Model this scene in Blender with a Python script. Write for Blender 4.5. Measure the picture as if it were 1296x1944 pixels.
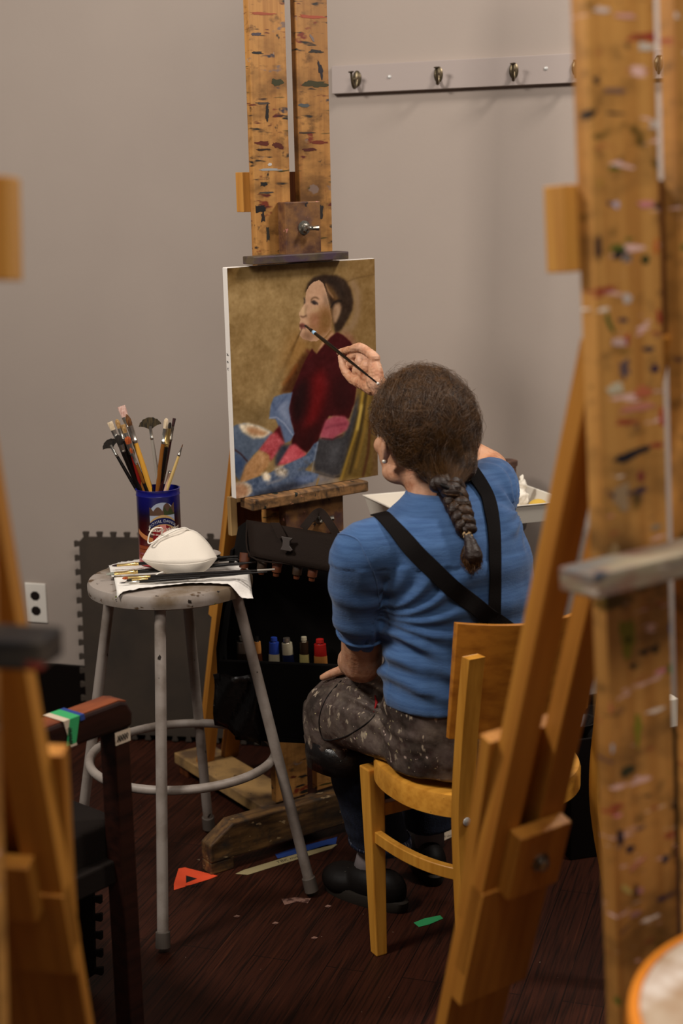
import bpy, math, random
import numpy as np
from mathutils import Vector, Matrix, noise
from mathutils.bvhtree import BVHTree

for o in list(bpy.data.objects): bpy.data.objects.remove(o)
C = bpy.context.scene.collection
SC = bpy.context.scene
R = math.radians
V3 = Vector
random.seed(7)

# ------------------------------------------------------------------ camera
CH, FP, PI_, RO = 1.53, 2700.0, R(11.35), 0.021
_f = V3((0, math.cos(PI_), -math.sin(PI_)))
_r0 = V3((1, 0, 0)); _u0 = V3((0, math.sin(PI_), math.cos(PI_)))
_r = _r0*math.cos(RO)-_u0*math.sin(RO); _u = _u0*math.cos(RO)+_r0*math.sin(RO)
CAM = V3((0, 0, CH))
cd = bpy.data.cameras.new('camera'); cam = bpy.data.objects.new('camera', cd); C.objects.link(cam)
cam.matrix_world = Matrix(((_r.x, _u.x, -_f.x, 0), (_r.y, _u.y, -_f.y, 0), (_r.z, _u.z, -_f.z, CH), (0, 0, 0, 1)))
cd.sensor_fit = 'VERTICAL'; cd.sensor_height = 36; cd.sensor_width = 24; cd.lens = FP/1944*36
cd.clip_start = .05; cd.clip_end = 50
cd.dof.use_dof = True; cd.dof.focus_distance = 3.1; cd.dof.aperture_fstop = 2.9
SC.camera = cam

def ray(px, py): return _r*((px-648)/FP)+_u*((972-py)/FP)+_f
def at(px, py, Y): d = ray(px, py); return CAM+d*(Y/d.y)
def atz(px, py, z): d = ray(px, py); return CAM+d*((z-CH)/d.z)

# ------------------------------------------------------------------ world, lamps, exposure
SC.view_settings.view_transform = 'Standard'; SC.view_settings.look = 'None'
SC.view_settings.gamma = 1; SC.view_settings.use_curve_mapping = False
SC.view_settings.exposure = 0.0
W = bpy.data.worlds.new('world'); SC.world = W; W.use_nodes = True
W.node_tree.nodes['Background'].inputs[0].default_value = (1.0, .93, .86, 1)
W.node_tree.nodes['Background'].inputs[1].default_value = 0.07
def area(name, loc, target, sx, sy, power, col=(1, .93, .85)):
    l = bpy.data.lights.new(name, 'AREA'); l.shape = 'RECTANGLE'; l.size = sx; l.size_y = sy; l.energy = power; l.color = col
    o = bpy.data.objects.new(name, l); C.objects.link(o); o.location = loc
    o.rotation_euler = (V3(target)-V3(loc)).to_track_quat('-Z', 'Y').to_euler(); return o
area('ceiling_light_left', (-1.75, 1.9, 3.0), (0.0, 3.2, .7), .5, .5, 62)
area('ceiling_light_right', (1.55, 2.75, 3.0), (0.1, 3.7, .9), .35, .35, 40)
area('ceiling_light_front', (0.3, .5, 3.0), (0.1, 3.2, .8), 1.2, .6, 33)

# ------------------------------------------------------------------ materials
def lin(c): c = c/255.0; return c/12.92 if c <= .04045 else ((c+.055)/1.055)**2.4
def col(r, g, b, k=1.0): return (min(lin(r)*k, 1), min(lin(g)*k, 1), min(lin(b)*k, 1), 1)
def mat(name, base, rough=.6, metal=0.0, var=None, spots=(), bump=None, spec=.4, sheen=0):
    """var=(colour, (sx,sy,sz), lo, hi); spots=[(colour,(sx,sy,sz),threshold)]; bump=((sx,sy,sz),strength)"""
    m = bpy.data.materials.new(name); m.use_nodes = True; nt = m.node_tree; N = nt.nodes; L = nt.links
    b = N['Principled BSDF']; b.inputs['Roughness'].default_value = rough; b.inputs['Metallic'].default_value = metal
    b.inputs['Specular IOR Level'].default_value = spec
    if sheen: b.inputs['Sheen Weight'].default_value = sheen
    tc = N.new('ShaderNodeTexCoord'); src = tc.outputs['Object']
    rgb = N.new('ShaderNodeRGB'); rgb.outputs[0].default_value = base; cur = rgb.outputs[0]
    def noi(sc, det=4, off=0.0, r=.55):
        mp = N.new('ShaderNodeMapping'); mp.inputs['Scale'].default_value = sc; mp.inputs['Location'].default_value = (off, off*1.7, off*.6)
        L.new(src, mp.inputs[0]); n = N.new('ShaderNodeTexNoise'); n.inputs['Scale'].default_value = 1; n.inputs['Detail'].default_value = det
        n.inputs['Roughness'].default_value = r
        L.new(mp.outputs[0], n.inputs['Vector']); return n.outputs['Fac']
    def mix(fac, a, c2):
        mx = N.new('ShaderNodeMix'); mx.data_type = 'RGBA'; L.new(fac, mx.inputs[0]); L.new(a, mx.inputs[6])
        mx.inputs[7].default_value = c2; return mx.outputs[2]
    def ramp(fac, lo, hi):
        rp = N.new('ShaderNodeMapRange'); rp.inputs[1].default_value = lo; rp.inputs[2].default_value = hi; L.new(fac, rp.inputs[0]); return rp.outputs[0]
    if var:
        vs = var if isinstance(var, list) else [var]
        for i, v in enumerate(vs): cur = mix(ramp(noi(v[1], 5, 3.1*i), v[2], v[3]), cur, v[0])
    for i, s in enumerate(spots):
        sm = s[3] if len(s) > 3 else .02
        cur = mix(ramp(noi(s[1], 3, 7.3+5.9*i), s[2], s[2]+sm), cur, s[0])
    L.new(cur, b.inputs['Base Color'])
    if bump:
        bp = N.new('ShaderNodeBump'); bp.inputs['Strength'].default_value = bump[1]; bp.inputs['Distance'].default_value = .002
        L.new(noi(bump[0], 5), bp.inputs['Height']); L.new(bp.outputs[0], b.inputs['Normal'])
    return m

K = 1.3
M = {}
M['wall'] = mat('wall_paint', col(156, 143, 133, 1.15), .75, var=(col(148, 135, 126, 1.15), (1.2, 1.2, 1.2), .3, .7), bump=((90, 90, 90), .12),
                spots=[(col(120, 106, 96), (22, 22, 22), .80)])
M['rail'] = mat('rail_paint', col(152, 139, 133, 1.12), .6, bump=((60, 60, 60), .1))
M['base'] = mat('baseboard_black', col(16, 11, 9), .5, spec=.12)
M['screw'] = mat('screw_steel', col(190, 188, 184), .4, .4)
M['bronze'] = mat('hook_bronze', col(112, 100, 78), .38, .85, var=(col(60, 48, 36), (60, 60, 60), .4, .65))
M['steel'] = mat('steel', col(165, 160, 150), .3, .95, var=(col(80, 72, 60), (90, 90, 90), .45, .7))
M['white_plastic'] = mat('outlet_white', col(225, 218, 208), .4)
M['dark_socket'] = mat('socket_dark', col(26, 18, 15), .5)

def wood(name, base, dark, axis='z', spots=(), rough=.5, grime=None):
    s = {'z': (60, 60, 2.2), 'x': (2.2, 60, 60), 'y': (60, 2.2, 60)}[axis]
    s2 = {'z': (7, 7, 1.0), 'x': (1, 7, 7), 'y': (7, 1, 7)}[axis]
    v = [(dark, s, .42, .72), (tuple(.62*c for c in dark[:3])+(1,), s2, .5, .8)]
    if grime: v += [(grime, (8, 8, 15), .50, .74), (grime, (30, 30, 42), .56, .76)]
    return mat(name, base, rough, var=v, spots=spots, bump=(s, .15))
OR = col(160, 114, 60, K); ORD = col(132, 86, 40, K)
def streaks(seed=0):
    r = random.Random(seed); out = []
    cs = [col(40, 30, 30), col(26, 22, 20), col(84, 26, 16), col(56, 52, 18), col(118, 96, 84), col(50, 46, 56), col(112, 44, 24), col(60, 36, 24), col(34, 28, 22)]
    for i, c in enumerate(cs):
        out.append((c, (r.uniform(8, 16), 9, r.uniform(26, 60)), r.uniform(.645, .69), .05))
    out.append((col(44, 32, 24), (25, 25, 25), .66, .05)); out.append((col(150, 140, 130), (44, 44, 44), .73, .03))
    return out
M['mast'] = wood('easel_wood_painted', OR, ORD, 'z', streaks(1), grime=col(92, 60, 26))
M['mast_fore'] = wood('easel_wood_painted_near', col(176, 126, 64, K), col(150, 98, 42, K), 'z', grime=col(104, 72, 34), spots=
    [(col(205, 165, 155, K), (14, 9, 60), .66, .04), (col(60, 44, 60), (16, 9, 42), .67, .04), (col(150, 60, 40), (13, 9, 44), .66, .05), (col(40, 32, 26), (20, 14, 30), .66, .05), (col(96, 70, 20), (12, 12, 16), .63, .06),
     (col(74, 84, 26, K), (16, 9, 30), .68, .04), (col(215, 200, 185, K), (13, 9, 70), .70, .04), (col(150, 130, 20, K), (12, 9, 18), .69, .05), (col(200, 120, 135, K), (15, 9, 48), .69, .04), (col(26, 24, 28), (11, 9, 60), .71, .03)])
M['mast_side'] = wood('easel_wood', col(178, 128, 58, K), col(154, 102, 42, K), 'z')
M['leg_wood'] = wood('easel_leg_wood', col(166, 112, 42, K), col(140, 86, 28, K), 'z')
M['pale_wood'] = wood('pale_pine', col(190, 158, 108, K), col(160, 124, 76, K), 'z')
M['brown_wood'] = wood('dark_brown_wood', col(96, 50, 20), col(60, 28, 10), 'z')
M['block'] = mat('painted_holder_block', col(112, 76, 40, K), .6, var=[(col(66, 38, 24, K), (22, 22, 22), .4, .6), (col(60, 42, 52), (14, 14, 14), .5, .75)],
                 spots=[(col(150, 96, 84, K), (40, 40, 40), .68), (col(28, 20, 20), (24, 24, 24), .66)], bump=((50, 50, 50), .4))
M['ledge'] = mat('painted_ledge', col(76, 62, 44, K), .6, var=[(col(60, 44, 56, K), (14, 30, 30), .42, .6), (col(44, 38, 28), (20, 20, 20), .45, .7)],
                 spots=[(col(130, 128, 150, K), (45, 60, 60), .72), (col(150, 120, 30, K), (40, 60, 60), .74)], bump=((60, 60, 60), .3))
M['ledge_low'] = mat('painted_lower_ledge', col(128, 92, 56, K), .6, var=[(col(80, 58, 36, K), (30, 10, 60), .42, .6), (col(44, 34, 26), (60, 20, 20), .5, .7)],
                 spots=[(col(160, 110, 80, K), (38, 30, 60), .66), (col(26, 30, 22), (46, 20, 40), .67), (col(40, 64, 44), (40, 20, 30), .73), (col(170, 90, 60, K), (22, 20, 20), .72)], bump=((60, 60, 60), .4))
M['ledge_fore'] = mat('painted_near_ledge', col(134, 122, 100, K), .6, var=[(col(118, 86, 70, K), (14, 14, 50), .42, .6), (col(96, 100, 100, K), (8, 20, 20), .45, .65)],
                 spots=[(col(175, 160, 145, K), (16, 20, 60), .64, .04), (col(56, 60, 70), (16, 20, 40), .68, .04), (col(40, 80, 40), (20, 20, 20), .72, .03)])
M['beam'] = mat('worn_beam', col(108, 78, 42, K), .7, var=[(col(66, 44, 24, K), (9, 60, 60), .38, .6), (col(38, 26, 16), (6, 16, 16), .42, .66), (col(44, 38, 32), (30, 30, 30), .5, .7)],
                spots=[(col(150, 126, 90, K), (26, 60, 60), .68)], bump=((60, 60, 60), .5))
M['plank'] = mat('worn_plank', col(150, 118, 72, K), .7, var=[(col(90, 70, 50, K), (8, 8, 8), .42, .6)], spots=[(col(50, 38, 30), (30, 30, 30), .68)])
M['dust'] = mat('dusty_edge', col(110, 100, 84, K), .7, spots=[(col(60, 50, 40), (50, 50, 50), .55)])
M['chair_wood'] = wood('chair_varnish', col(182, 128, 48, K), col(160, 106, 34, K), 'z', [(col(60, 40, 18), (40, 40, 26), .74)], .38)
M['seat_wood'] = wood('seat_varnish', col(196, 138, 52, K), col(170, 112, 36, K), 'x', [(col(70, 46, 20), (60, 18, 60), .69, .02)], .36)
M['back_wood'] = wood('back_panel_varnish', col(160, 102, 32, K), col(132, 78, 22, K), 'x', [(col(70, 40, 18), (30, 30, 50), .74)], .38)
M['mahogany'] = mat('dark_mahogany', col(40, 17, 10), .42, var=(col(20, 8, 5), (6, 30, 60), .4, .7), spots=[(col(120, 90, 70), (70, 70, 70), .78)])
M['mahogany_top'] = mat('reddish_mahogany', col(128, 62, 28), .42, var=(col(88, 36, 14), (12, 40, 60), .4, .7))  # armrest tops: lighter and redder than the armchair's other wood
M['black_fabric'] = mat('black_fabric', col(24, 18, 15), .9, spots=[(col(95, 85, 76), (42, 42, 42), .79)], bump=((200, 200, 200), .5), spec=.12)
M['bag'] = mat('black_nylon', col(31, 22, 17), .8, spots=[(col(105, 96, 88), (60, 60, 60), .765)], bump=((220, 220, 220), .4), spec=.12)
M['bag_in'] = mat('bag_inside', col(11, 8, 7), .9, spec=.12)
M['buckle'] = mat('buckle_plastic', col(62, 54, 50), .45)
M['foam'] = mat('foam_mat', col(56, 46, 37, 1.1), .85, var=(col(44, 37, 31), (5, 5, 5), .4, .65), spots=[(col(112, 102, 92), (26, 26, 26), .77)], bump=((150, 150, 150), .2))
M['foam_black'] = mat('foam_mat_black', col(22, 17, 15), .85, spec=.12)
GREY = col(140, 130, 122, 1.2)
M['stool'] = mat('stool_paint', GREY, .5, var=(col(112, 100, 90, 1.1), (14, 14, 14), .45, .7),
                 spots=[(col(40, 32, 26), (52, 52, 30), .715), (col(122, 120, 40, K), (30, 30, 22), .775), (col(120, 60, 44, K), (36, 36, 26), .785), (col(66, 120, 52, K), (28, 28, 22), .80)])
M['stool_top'] = mat('stool_seat_paint', GREY, .45, var=(col(104, 88, 70, 1.1), (9, 9, 9), .42, .62),
                 spots=[(col(84, 64, 44), (24, 24, 40), .62, .05), (col(36, 28, 22), (50, 50, 60), .68), (col(90, 96, 40), (34, 34, 34), .75)])
M['rubber'] = mat('grey_rubber', col(92, 82, 74), .7)
M['paper'] = mat('paper_towel', col(226, 220, 212), .9, bump=((160, 160, 160), .5))
M['mask'] = mat('mask_fabric', col(218, 208, 194), .9, bump=((300, 300, 300), .15))
M['elastic'] = mat('mask_elastic', col(236, 230, 218), .8)
M['gold'] = mat('gold_ferrule', col(215, 185, 120), .28, .95)
M['silver'] = mat('silver_ferrule', col(200, 196, 188), .25, .95)
M['black_lacquer'] = mat('black_lacquer', col(16, 12, 11), .25)
M['yellow_handle'] = mat('yellow_handle', col(206, 150, 56), .35)
M['brown_handle'] = mat('brown_handle', col(126, 76, 26), .35)
M['natural_handle'] = mat('natural_handle', col(206, 174, 110), .4)
M['red_handle'] = mat('red_handle', col(132, 26, 20), .3)
M['grey_handle'] = mat('grey_handle', col(148, 140, 130), .4)
M['wine_handle'] = mat('wine_handle', col(44, 14, 14), .3)
def bristle(n, a, b): return mat('bristles_'+n, a, .85, var=(b, (500, 500, 60), .4, .62), bump=((700, 700, 60), .8))
M['b_pink'] = bristle('pink_white', col(212, 178, 164), col(176, 130, 116))
M['b_cream'] = bristle('cream', col(226, 206, 176), col(190, 166, 134))
M['b_tan'] = bristle('tan', col(176, 142, 92), col(130, 92, 46))
M['b_brown'] = bristle('brown', col(126, 80, 34), col(66, 36, 14))
M['b_dark'] = bristle('dark', col(36, 26, 16), col(16, 10, 7))
M['b_fan'] = bristle('fan', col(74, 60, 34), col(18, 14, 8))
M['b_orange'] = bristle('orange', col(186, 86, 30), col(120, 46, 14))
M['b_maroon'] = bristle('maroon', col(56, 22, 22), col(26, 10, 10))
M['b_grey'] = bristle('grey_green', col(150, 152, 138), col(112, 112, 100))
M['skin'] = mat('skin', col(200, 148, 114, 1.0), .55, var=[(col(164, 102, 70), (38, 38, 38), .42, .7), (col(212, 166, 138), (16, 16, 16), .5, .7)], bump=((130, 130, 130), .6))
M['skin'].node_tree.nodes['Principled BSDF'].inputs['Subsurface Weight'].default_value = .08
M['skin'].node_tree.nodes['Principled BSDF'].inputs['Subsurface Radius'].default_value = (.01, .004, .002)
M['hair'] = mat('hair_dark_brown', col(96, 64, 30), .4, var=[(col(50, 30, 14), (40, 40, 40), .42, .70), (col(34, 20, 10), (110, 110, 110), .5, .7)], spec=.5)
M['hair_base'] = mat('hair_under', col(38, 22, 12), .45, bump=((90, 90, 300), .9))
M['shirt'] = mat('blue_knit', col(66, 100, 146), .9, var=(col(52, 84, 130), (14, 14, 190), .4, .65), bump=((200, 200, 480), .4), sheen=.15)
M['strap'] = mat('black_strap', col(17, 13, 12), .85, spots=[(col(150, 140, 110), (60, 60, 60), .80)], bump=((500, 500, 500), .4), spec=.12)
M['apron'] = mat('paint_splattered_apron', col(46, 37, 32), .5, var=[(col(126, 110, 98), (9, 9, 9), .42, .66), (col(92, 78, 72), (24, 24, 24), .45, .68), (col(60, 44, 40), (40, 40, 40), .5, .7)],
                 spots=[(col(160, 144, 124), (62, 62, 30), .63, .03), (col(186, 172, 130), (44, 80, 80), .68, .02), (col(150, 150, 96), (34, 34, 34), .76, .015), (col(196, 172, 160), (75, 75, 75), .70, .015), (col(90, 34, 40), (26, 26, 26), .775, .02)], bump=((70, 70, 70), .7))
M['apron_hem'] = mat('glossy_black_apron', col(18, 14, 13), .3, spots=[(col(170, 165, 155), (85, 85, 85), .72), (col(120, 90, 60), (60, 60, 60), .74)], bump=((60, 60, 60), .9))
M['denim'] = mat('dark_denim', col(26, 34, 54), .85, var=(col(18, 24, 40), (120, 120, 40), .4, .6), bump=((300, 300, 300), .4))
M['cuff'] = mat('worn_denim_cuff', col(48, 62, 96), .85, spots=[(col(160, 165, 180), (160, 160, 30), .60)])
M['sock'] = mat('grey_sock', col(126, 116, 116), .9)
M['shoe'] = mat('black_shoe', col(17, 13, 11), .6, bump=((60, 60, 60), .2), spec=.15)
M['sole'] = mat('shoe_sole', col(42, 37, 32), .6, spec=.15)
M['pearl'] = mat('pearl', col(235, 228, 215), .15, .3)
M['tan_band'] = mat('tan_hair_tie', col(196, 164, 118), .7)
M['tray'] = mat('white_tray', col(226, 218, 204), .4, spots=[(col(70, 60, 50), (26, 26, 26), .73), (col(180, 160, 110), (20, 20, 20), .74)])
M['tissue'] = mat('white_tissue', col(236, 228, 214), .9)
M['terra'] = mat('peach_paint', col(206, 150, 118), .6, var=(col(214, 196, 150), (20, 20, 20), .4, .7))
M['pot'] = mat('brown_jar', col(110, 80, 66), .6, var=(col(70, 48, 38), (30, 30, 30), .4, .6))
M['orange_card'] = mat('orange_paper', col(238, 82, 42), .8)
M['ink'] = mat('black_ink', col(18, 12, 10), .8)
M['masking'] = mat('masking_tape', col(150, 136, 98), .8, bump=((90, 90, 90), .3))
M['blue_tape'] = mat('blue_tape', col(26, 54, 118), .7)
M['green_tape'] = mat('green_tape', col(46, 148, 88), .7)
M['white_tape'] = mat('white_tape', col(190, 172, 150), .8, bump=((90, 90, 90), .4))
M['fleck'] = mat('dried_paint', col(140, 104, 90), .8, var=(col(70, 40, 32), (60, 60, 60), .45, .6))
M['rim_orange'] = mat('orange_rim_wood', col(206, 122, 32, K), .5)
M['fore_top'] = mat('painted_round_top', col(170, 150, 128, K), .6, var=[(col(140, 104, 70, K), (8, 8, 8), .42, .62), (col(206, 196, 186, K), (12, 12, 12), .5, .7)], spots=[(col(200, 130, 110, K), (10, 10, 10), .68, .04)])
M['tube_white'] = mat('tube_white', col(176, 166, 140), .4)
M['tube_metal'] = mat('tube_metal', col(150, 140, 128), .35, .8)
for n, c in dict(blue=(36, 62, 150), navy=(20, 28, 60), red=(150, 22, 18), ochre=(180, 120, 60), cream=(190, 176, 110), rust=(84, 42, 20), olive=(44, 28, 14), black=(10, 8, 7)).items():
    M['t_'+n] = mat('paint_label_'+n, col(*c), .45)

# floor planks : boards run away from the back wall, seams as thin dark lines, fine grain
WA = math.atan(.33)      # the back wall's direction
def floor_mat():
    m = bpy.data.materials.new('floor_boards'); m.use_nodes = True; nt = m.node_tree; N = nt.nodes; L = nt.links
    b = N['Principled BSDF']; b.inputs['Roughness'].default_value = .5; b.inputs['Specular IOR Level'].default_value = .18
    tc = N.new('ShaderNodeTexCoord'); mp = N.new('ShaderNodeMapping'); mp.inputs['Rotation'].default_value = (0, 0, WA); L.new(tc.outputs['Object'], mp.inputs[0])
    br = N.new('ShaderNodeTexBrick'); br.offset = .37
    mp2 = N.new('ShaderNodeMapping'); mp2.inputs['Rotation'].default_value = (0, 0, R(90)); L.new(mp.outputs[0], mp2.inputs[0]); L.new(mp2.outputs[0], br.inputs['Vector'])
    br.inputs['Scale'].default_value = 1; br.inputs['Brick Width'].default_value = 1.3; br.inputs['Row Height'].default_value = .083; br.inputs['Mortar Size'].default_value = .0012
    br.inputs['Color1'].default_value = col(60, 29, 18); br.inputs['Color2'].default_value = col(50, 23, 14); br.inputs['Mortar'].default_value = col(14, 7, 5)
    def noi(sc, off=0):
        q = N.new('ShaderNodeMapping'); q.inputs['Scale'].default_value = sc; q.inputs['Location'].default_value = (off, off, 0); L.new(mp.outputs[0], q.inputs[0])
        n = N.new('ShaderNodeTexNoise'); n.inputs['Scale'].default_value = 1; n.inputs['Detail'].default_value = 5; n.inputs['Distortion'].default_value = .4; L.new(q.outputs[0], n.inputs['Vector']); return n.outputs['Fac']
    def mix(fac, a, c2, lo, hi):
        rp = N.new('ShaderNodeMapRange'); rp.inputs[1].default_value = lo; rp.inputs[2].default_value = hi; L.new(fac, rp.inputs[0])
        mx = N.new('ShaderNodeMix'); mx.data_type = 'RGBA'; L.new(rp.outputs[0], mx.inputs[0]); L.new(a, mx.inputs[6]); mx.inputs[7].default_value = c2; return mx.outputs[2]
    c = mix(noi((190, 6, 1)), br.outputs['Color'], col(28, 13, 8), .45, .66)
    c = mix(noi((150, 4, 1), 5), c, col(78, 40, 24), .60, .78)
    c = mix(noi((45, 45, 1), 9), c, col(150, 122, 104), .765, .775)
    c = mix(noi((90, 90, 1), 14), c, col(160, 140, 120), .755, .765)
    L.new(c, b.inputs['Base Color'])
    bp = N.new('ShaderNodeBump'); bp.inputs['Strength'].default_value = .15; bp.inputs['Distance'].default_value = .002; L.new(noi((120, 5, 1)), bp.inputs['Height']); L.new(bp.outputs[0], b.inputs['Normal'])
    return m
M['floor'] = floor_mat()

# ------------------------------------------------------------------ mesh building
def perp(d):
    d = d.normalized(); a = V3((0, 0, 1)) if abs(d.z) < .9 else V3((1, 0, 0)); x = d.cross(a).normalized(); return x, d.cross(x).normalized()
class MB:
    def __init__(s): s.v = []; s.f = []
    def add(s, vs, fs):
        b = len(s.v); s.v += [V3(p) for p in vs]; s.f += [tuple(i+b for i in f) for f in fs]; return s
    def box(s, x0, x1, y0, y1, z0, z1, m=None):
        p = [V3((x, y, z)) for z in (z0, z1) for y in (y0, y1) for x in (x0, x1)]
        if m is not None: p = [m @ q for q in p]
        return s.add(p, [(0, 2, 3, 1), (4, 5, 7, 6), (0, 1, 5, 4), (2, 6, 7, 3), (0, 4, 6, 2), (1, 3, 7, 5)])
    def beam(s, a, b, w, t, up=None):
        """bar from a to b, width w along `up`-perpendicular, thickness t along up"""
        a = V3(a); b = V3(b); d = (b-a).normalized(); up = V3(up or (0, 0, 1)); n = (up-d*up.dot(d)).normalized(); x = d.cross(n)
        p = []
        for q in (a, b):
            for i, j in ((-1, -1), (1, -1), (1, 1), (-1, 1)): p.append(q+x*(i*w/2)+n*(j*t/2))
        return s.add(p, [(3, 2, 1, 0), (4, 5, 6, 7)]+[(i, (i+1) % 4, 4+(i+1) % 4, 4+i) for i in range(4)])
    def prism(s, poly, a, b, m=None):
        """poly in xz-plane of m, extruded along y from a to b"""
        n = len(poly); p = [V3((x, a, z)) for x, z in poly]+[V3((x, b, z)) for x, z in poly]
        if m is not None: p = [m @ q for q in p]
        return s.add(p, [tuple(range(n)), tuple(range(2*n-1, n-1, -1))]+[(i, i+n, (i+1) % n+n, (i+1) % n) for i in range(n)])
    def slab(s, poly, z0, z1, m=None):
        n = len(poly); p = [V3((x, y, z0)) for x, y in poly]+[V3((x, y, z1)) for x, y in poly]
        if m is not None: p = [m @ q for q in p]
        return s.add(p, [tuple(range(n-1, -1, -1)), tuple(range(n, 2*n))]+[(i, (i+1) % n, (i+1) % n+n, i+n) for i in range(n)])
    def tube(s, pts, rad, n=12, closed=False, cap=True, flat=None, fdir=None):
        """swept tube; rad number or list; flat=(a,b) scale with a along fdir"""
        pts = [V3(p) for p in pts]; k = len(pts)
        if not hasattr(rad, '__len__'): rad = [rad]*k
        b = len(s.v); x = None
        for i, p in enumerate(pts):
            if closed: d = pts[(i+1) % k]-pts[i-1]
            else: d = pts[min(i+1, k-1)]-pts[max(i-1, 0)]
            d = d.normalized() if d.length > 1e-9 else V3((0, 0, 1))
            if fdir is not None:
                x = V3(fdir)-d*d.dot(V3(fdir)); x.normalize()
            elif x is None: x, _ = perp(d)
            else:
                x = x-d*x.dot(d); x.normalize()
            y = d.cross(x)
            r = rad[i]; ra, rb = (r if not isinstance(r, tuple) else r[0]), (r if not isinstance(r, tuple) else r[1])
            for j in range(n):
                t = 2*math.pi*j/n; s.v.append(p+x*(ra*math.cos(t))+y*(rb*math.sin(t)))
        m = k if closed else k-1
        for i in range(m):
            for j in range(n):
                a0 = b+i*n+j; a1 = b+i*n+(j+1) % n; c0 = b+((i+1) % k)*n+j; c1 = b+((i+1) % k)*n+(j+1) % n
                s.f.append((a0, a1, c1, c0))
        if cap and not closed:
            s.f.append(tuple(b+j for j in range(n-1, -1, -1))); s.f.append(tuple(b+(k-1)*n+j for j in range(n)))
        return s
    def lathe(s, prof, n=32, o=(0, 0, 0), ax=(0, 0, 1), close=False):
        """prof list of (r,h) along axis"""
        o = V3(o); ax = V3(ax).normalized(); x, y = perp(ax); b = len(s.v); k = len(prof)
        for r, h in prof:
            for j in range(n):
                t = 2*math.pi*j/n; s.v.append(o+ax*h+(x*math.cos(t)+y*math.sin(t))*max(r, 1e-5))
        for i in range(k if close else k-1):
            for j in range(n):
                i2 = (i+1) % k
                s.f.append((b+i*n+j, b+i2*n+j, b+i2*n+(j+1) % n, b+i*n+(j+1) % n))
        if not close:
            s.f.append(tuple(b+j for j in range(n))); s.f.append(tuple(b+(k-1)*n+j for j in range(n-1, -1, -1)))
        return s
    def ball(s, c, r, n=16, m=None):
        r = r if hasattr(r, '__len__') else (r, r, r); c = V3(c); b = len(s.v); k = n//2
        rows = []
        for i in range(k+1):
            th = math.pi*i/k
            for j in range(n):
                ph = 2*math.pi*j/n; q = V3((r[0]*math.sin(th)*math.cos(ph), r[1]*math.sin(th)*math.sin(ph), r[2]*math.cos(th)))
                if m is not None: q = m @ q
                s.v.append(c+q)
        for i in range(k):
            for j in range(n): s.f.append((b+i*n+j, b+(i+1)*n+j, b+(i+1)*n+(j+1) % n, b+i*n+(j+1) % n))
        return s
    def ribbon(s, pts, sides, norms, w, t):
        b = len(s.v); k = len(pts)
        if not hasattr(w, '__len__'): w = [w]*k
        for p, sd, nn, ww in zip(pts, sides, norms, w):
            sd = sd.normalized(); nn = nn.normalized()
            for i, j in ((-1, 0), (-.95, 1), (.95, 1), (1, 0), (.9, -.6), (-.9, -.6)): s.v.append(p+sd*(i*ww/2)+nn*(j*t))
        for i in range(k-1):
            for j in range(6): s.f.append((b+i*6+j, b+i*6+(j+1) % 6, b+(i+1)*6+(j+1) % 6, b+(i+1)*6+j))
        s.f.append(tuple(b+j for j in range(5, -1, -1))); s.f.append(tuple(b+(k-1)*6+j for j in range(6)))
        return s
    def mesh(s, name, m=None):
        me = bpy.data.meshes.new(name); vs = s.v if m is None else [m @ p for p in s.v]
        me.from_pydata([tuple(p) for p in vs], [], s.f); me.validate(); me.update(); return me

def fix_normals(me):
    import bmesh
    bm = bmesh.new(); bm.from_mesh(me); bmesh.ops.remove_doubles(bm, verts=bm.verts, dist=1e-6); bmesh.ops.recalc_face_normals(bm, faces=bm.faces); bm.to_mesh(me); bm.free()

def tag(o, label=None, cat=None, group=None, kind=None):
    if label: o['label'] = label
    if cat: o['category'] = cat
    if group: o['group'] = group
    if kind: o['kind'] = kind
    return o
def empty(name, loc, label, cat, group=None, rz=0):
    o = bpy.data.objects.new(name, None); C.objects.link(o); o.empty_display_size = .05
    o.matrix_basis = Matrix.Translation(V3(loc)) @ Matrix.Rotation(rz, 4, 'Z'); return tag(o, label, cat, group)
WORLD = {}
def wm(o): return WORLD.get(o.name, o.matrix_basis)
def obj(name, mb, m, parent=None, frame=None, smooth=None, bevel=0, label=None, mats=None):
    """mb: MB in the coordinates of `frame` (world if None) or a ready mesh"""
    me = mb.mesh(name) if isinstance(mb, MB) else mb
    if isinstance(mb, MB): fix_normals(me)
    if frame is None:
        if len(me.vertices):
            co = np.empty(len(me.vertices)*3); me.vertices.foreach_get('co', co); co = co.reshape(-1, 3)
            loc = V3(((co[:, 0].min()+co[:, 0].max())/2, (co[:, 1].min()+co[:, 1].max())/2, co[:, 2].min()))
        else: loc = V3((0, 0, 0))
        frame = Matrix.Translation(loc); me.transform(frame.inverted())
    o = bpy.data.objects.new(name, me); C.objects.link(o)
    o.matrix_basis = frame; WORLD[o.name] = frame.copy()
    if parent is not None:
        o.parent = parent; o.matrix_parent_inverse = wm(parent).inverted()
    me.materials.clear()
    for x in (mats or [m]): me.materials.append(x)
    if smooth is not None:
        if smooth is True: me.polygons.foreach_set('use_smooth', [True]*len(me.polygons))
        else: me.set_sharp_from_angle(angle=R(smooth)); me.polygons.foreach_set('use_smooth', [True]*len(me.polygons))
    if bevel:
        bv = o.modifiers.new('bevel', 'BEVEL'); bv.width = bevel; bv.segments = 2; bv.limit_method = 'ANGLE'; bv.angle_limit = R(40)
    if label: o['label'] = label
    return o
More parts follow.
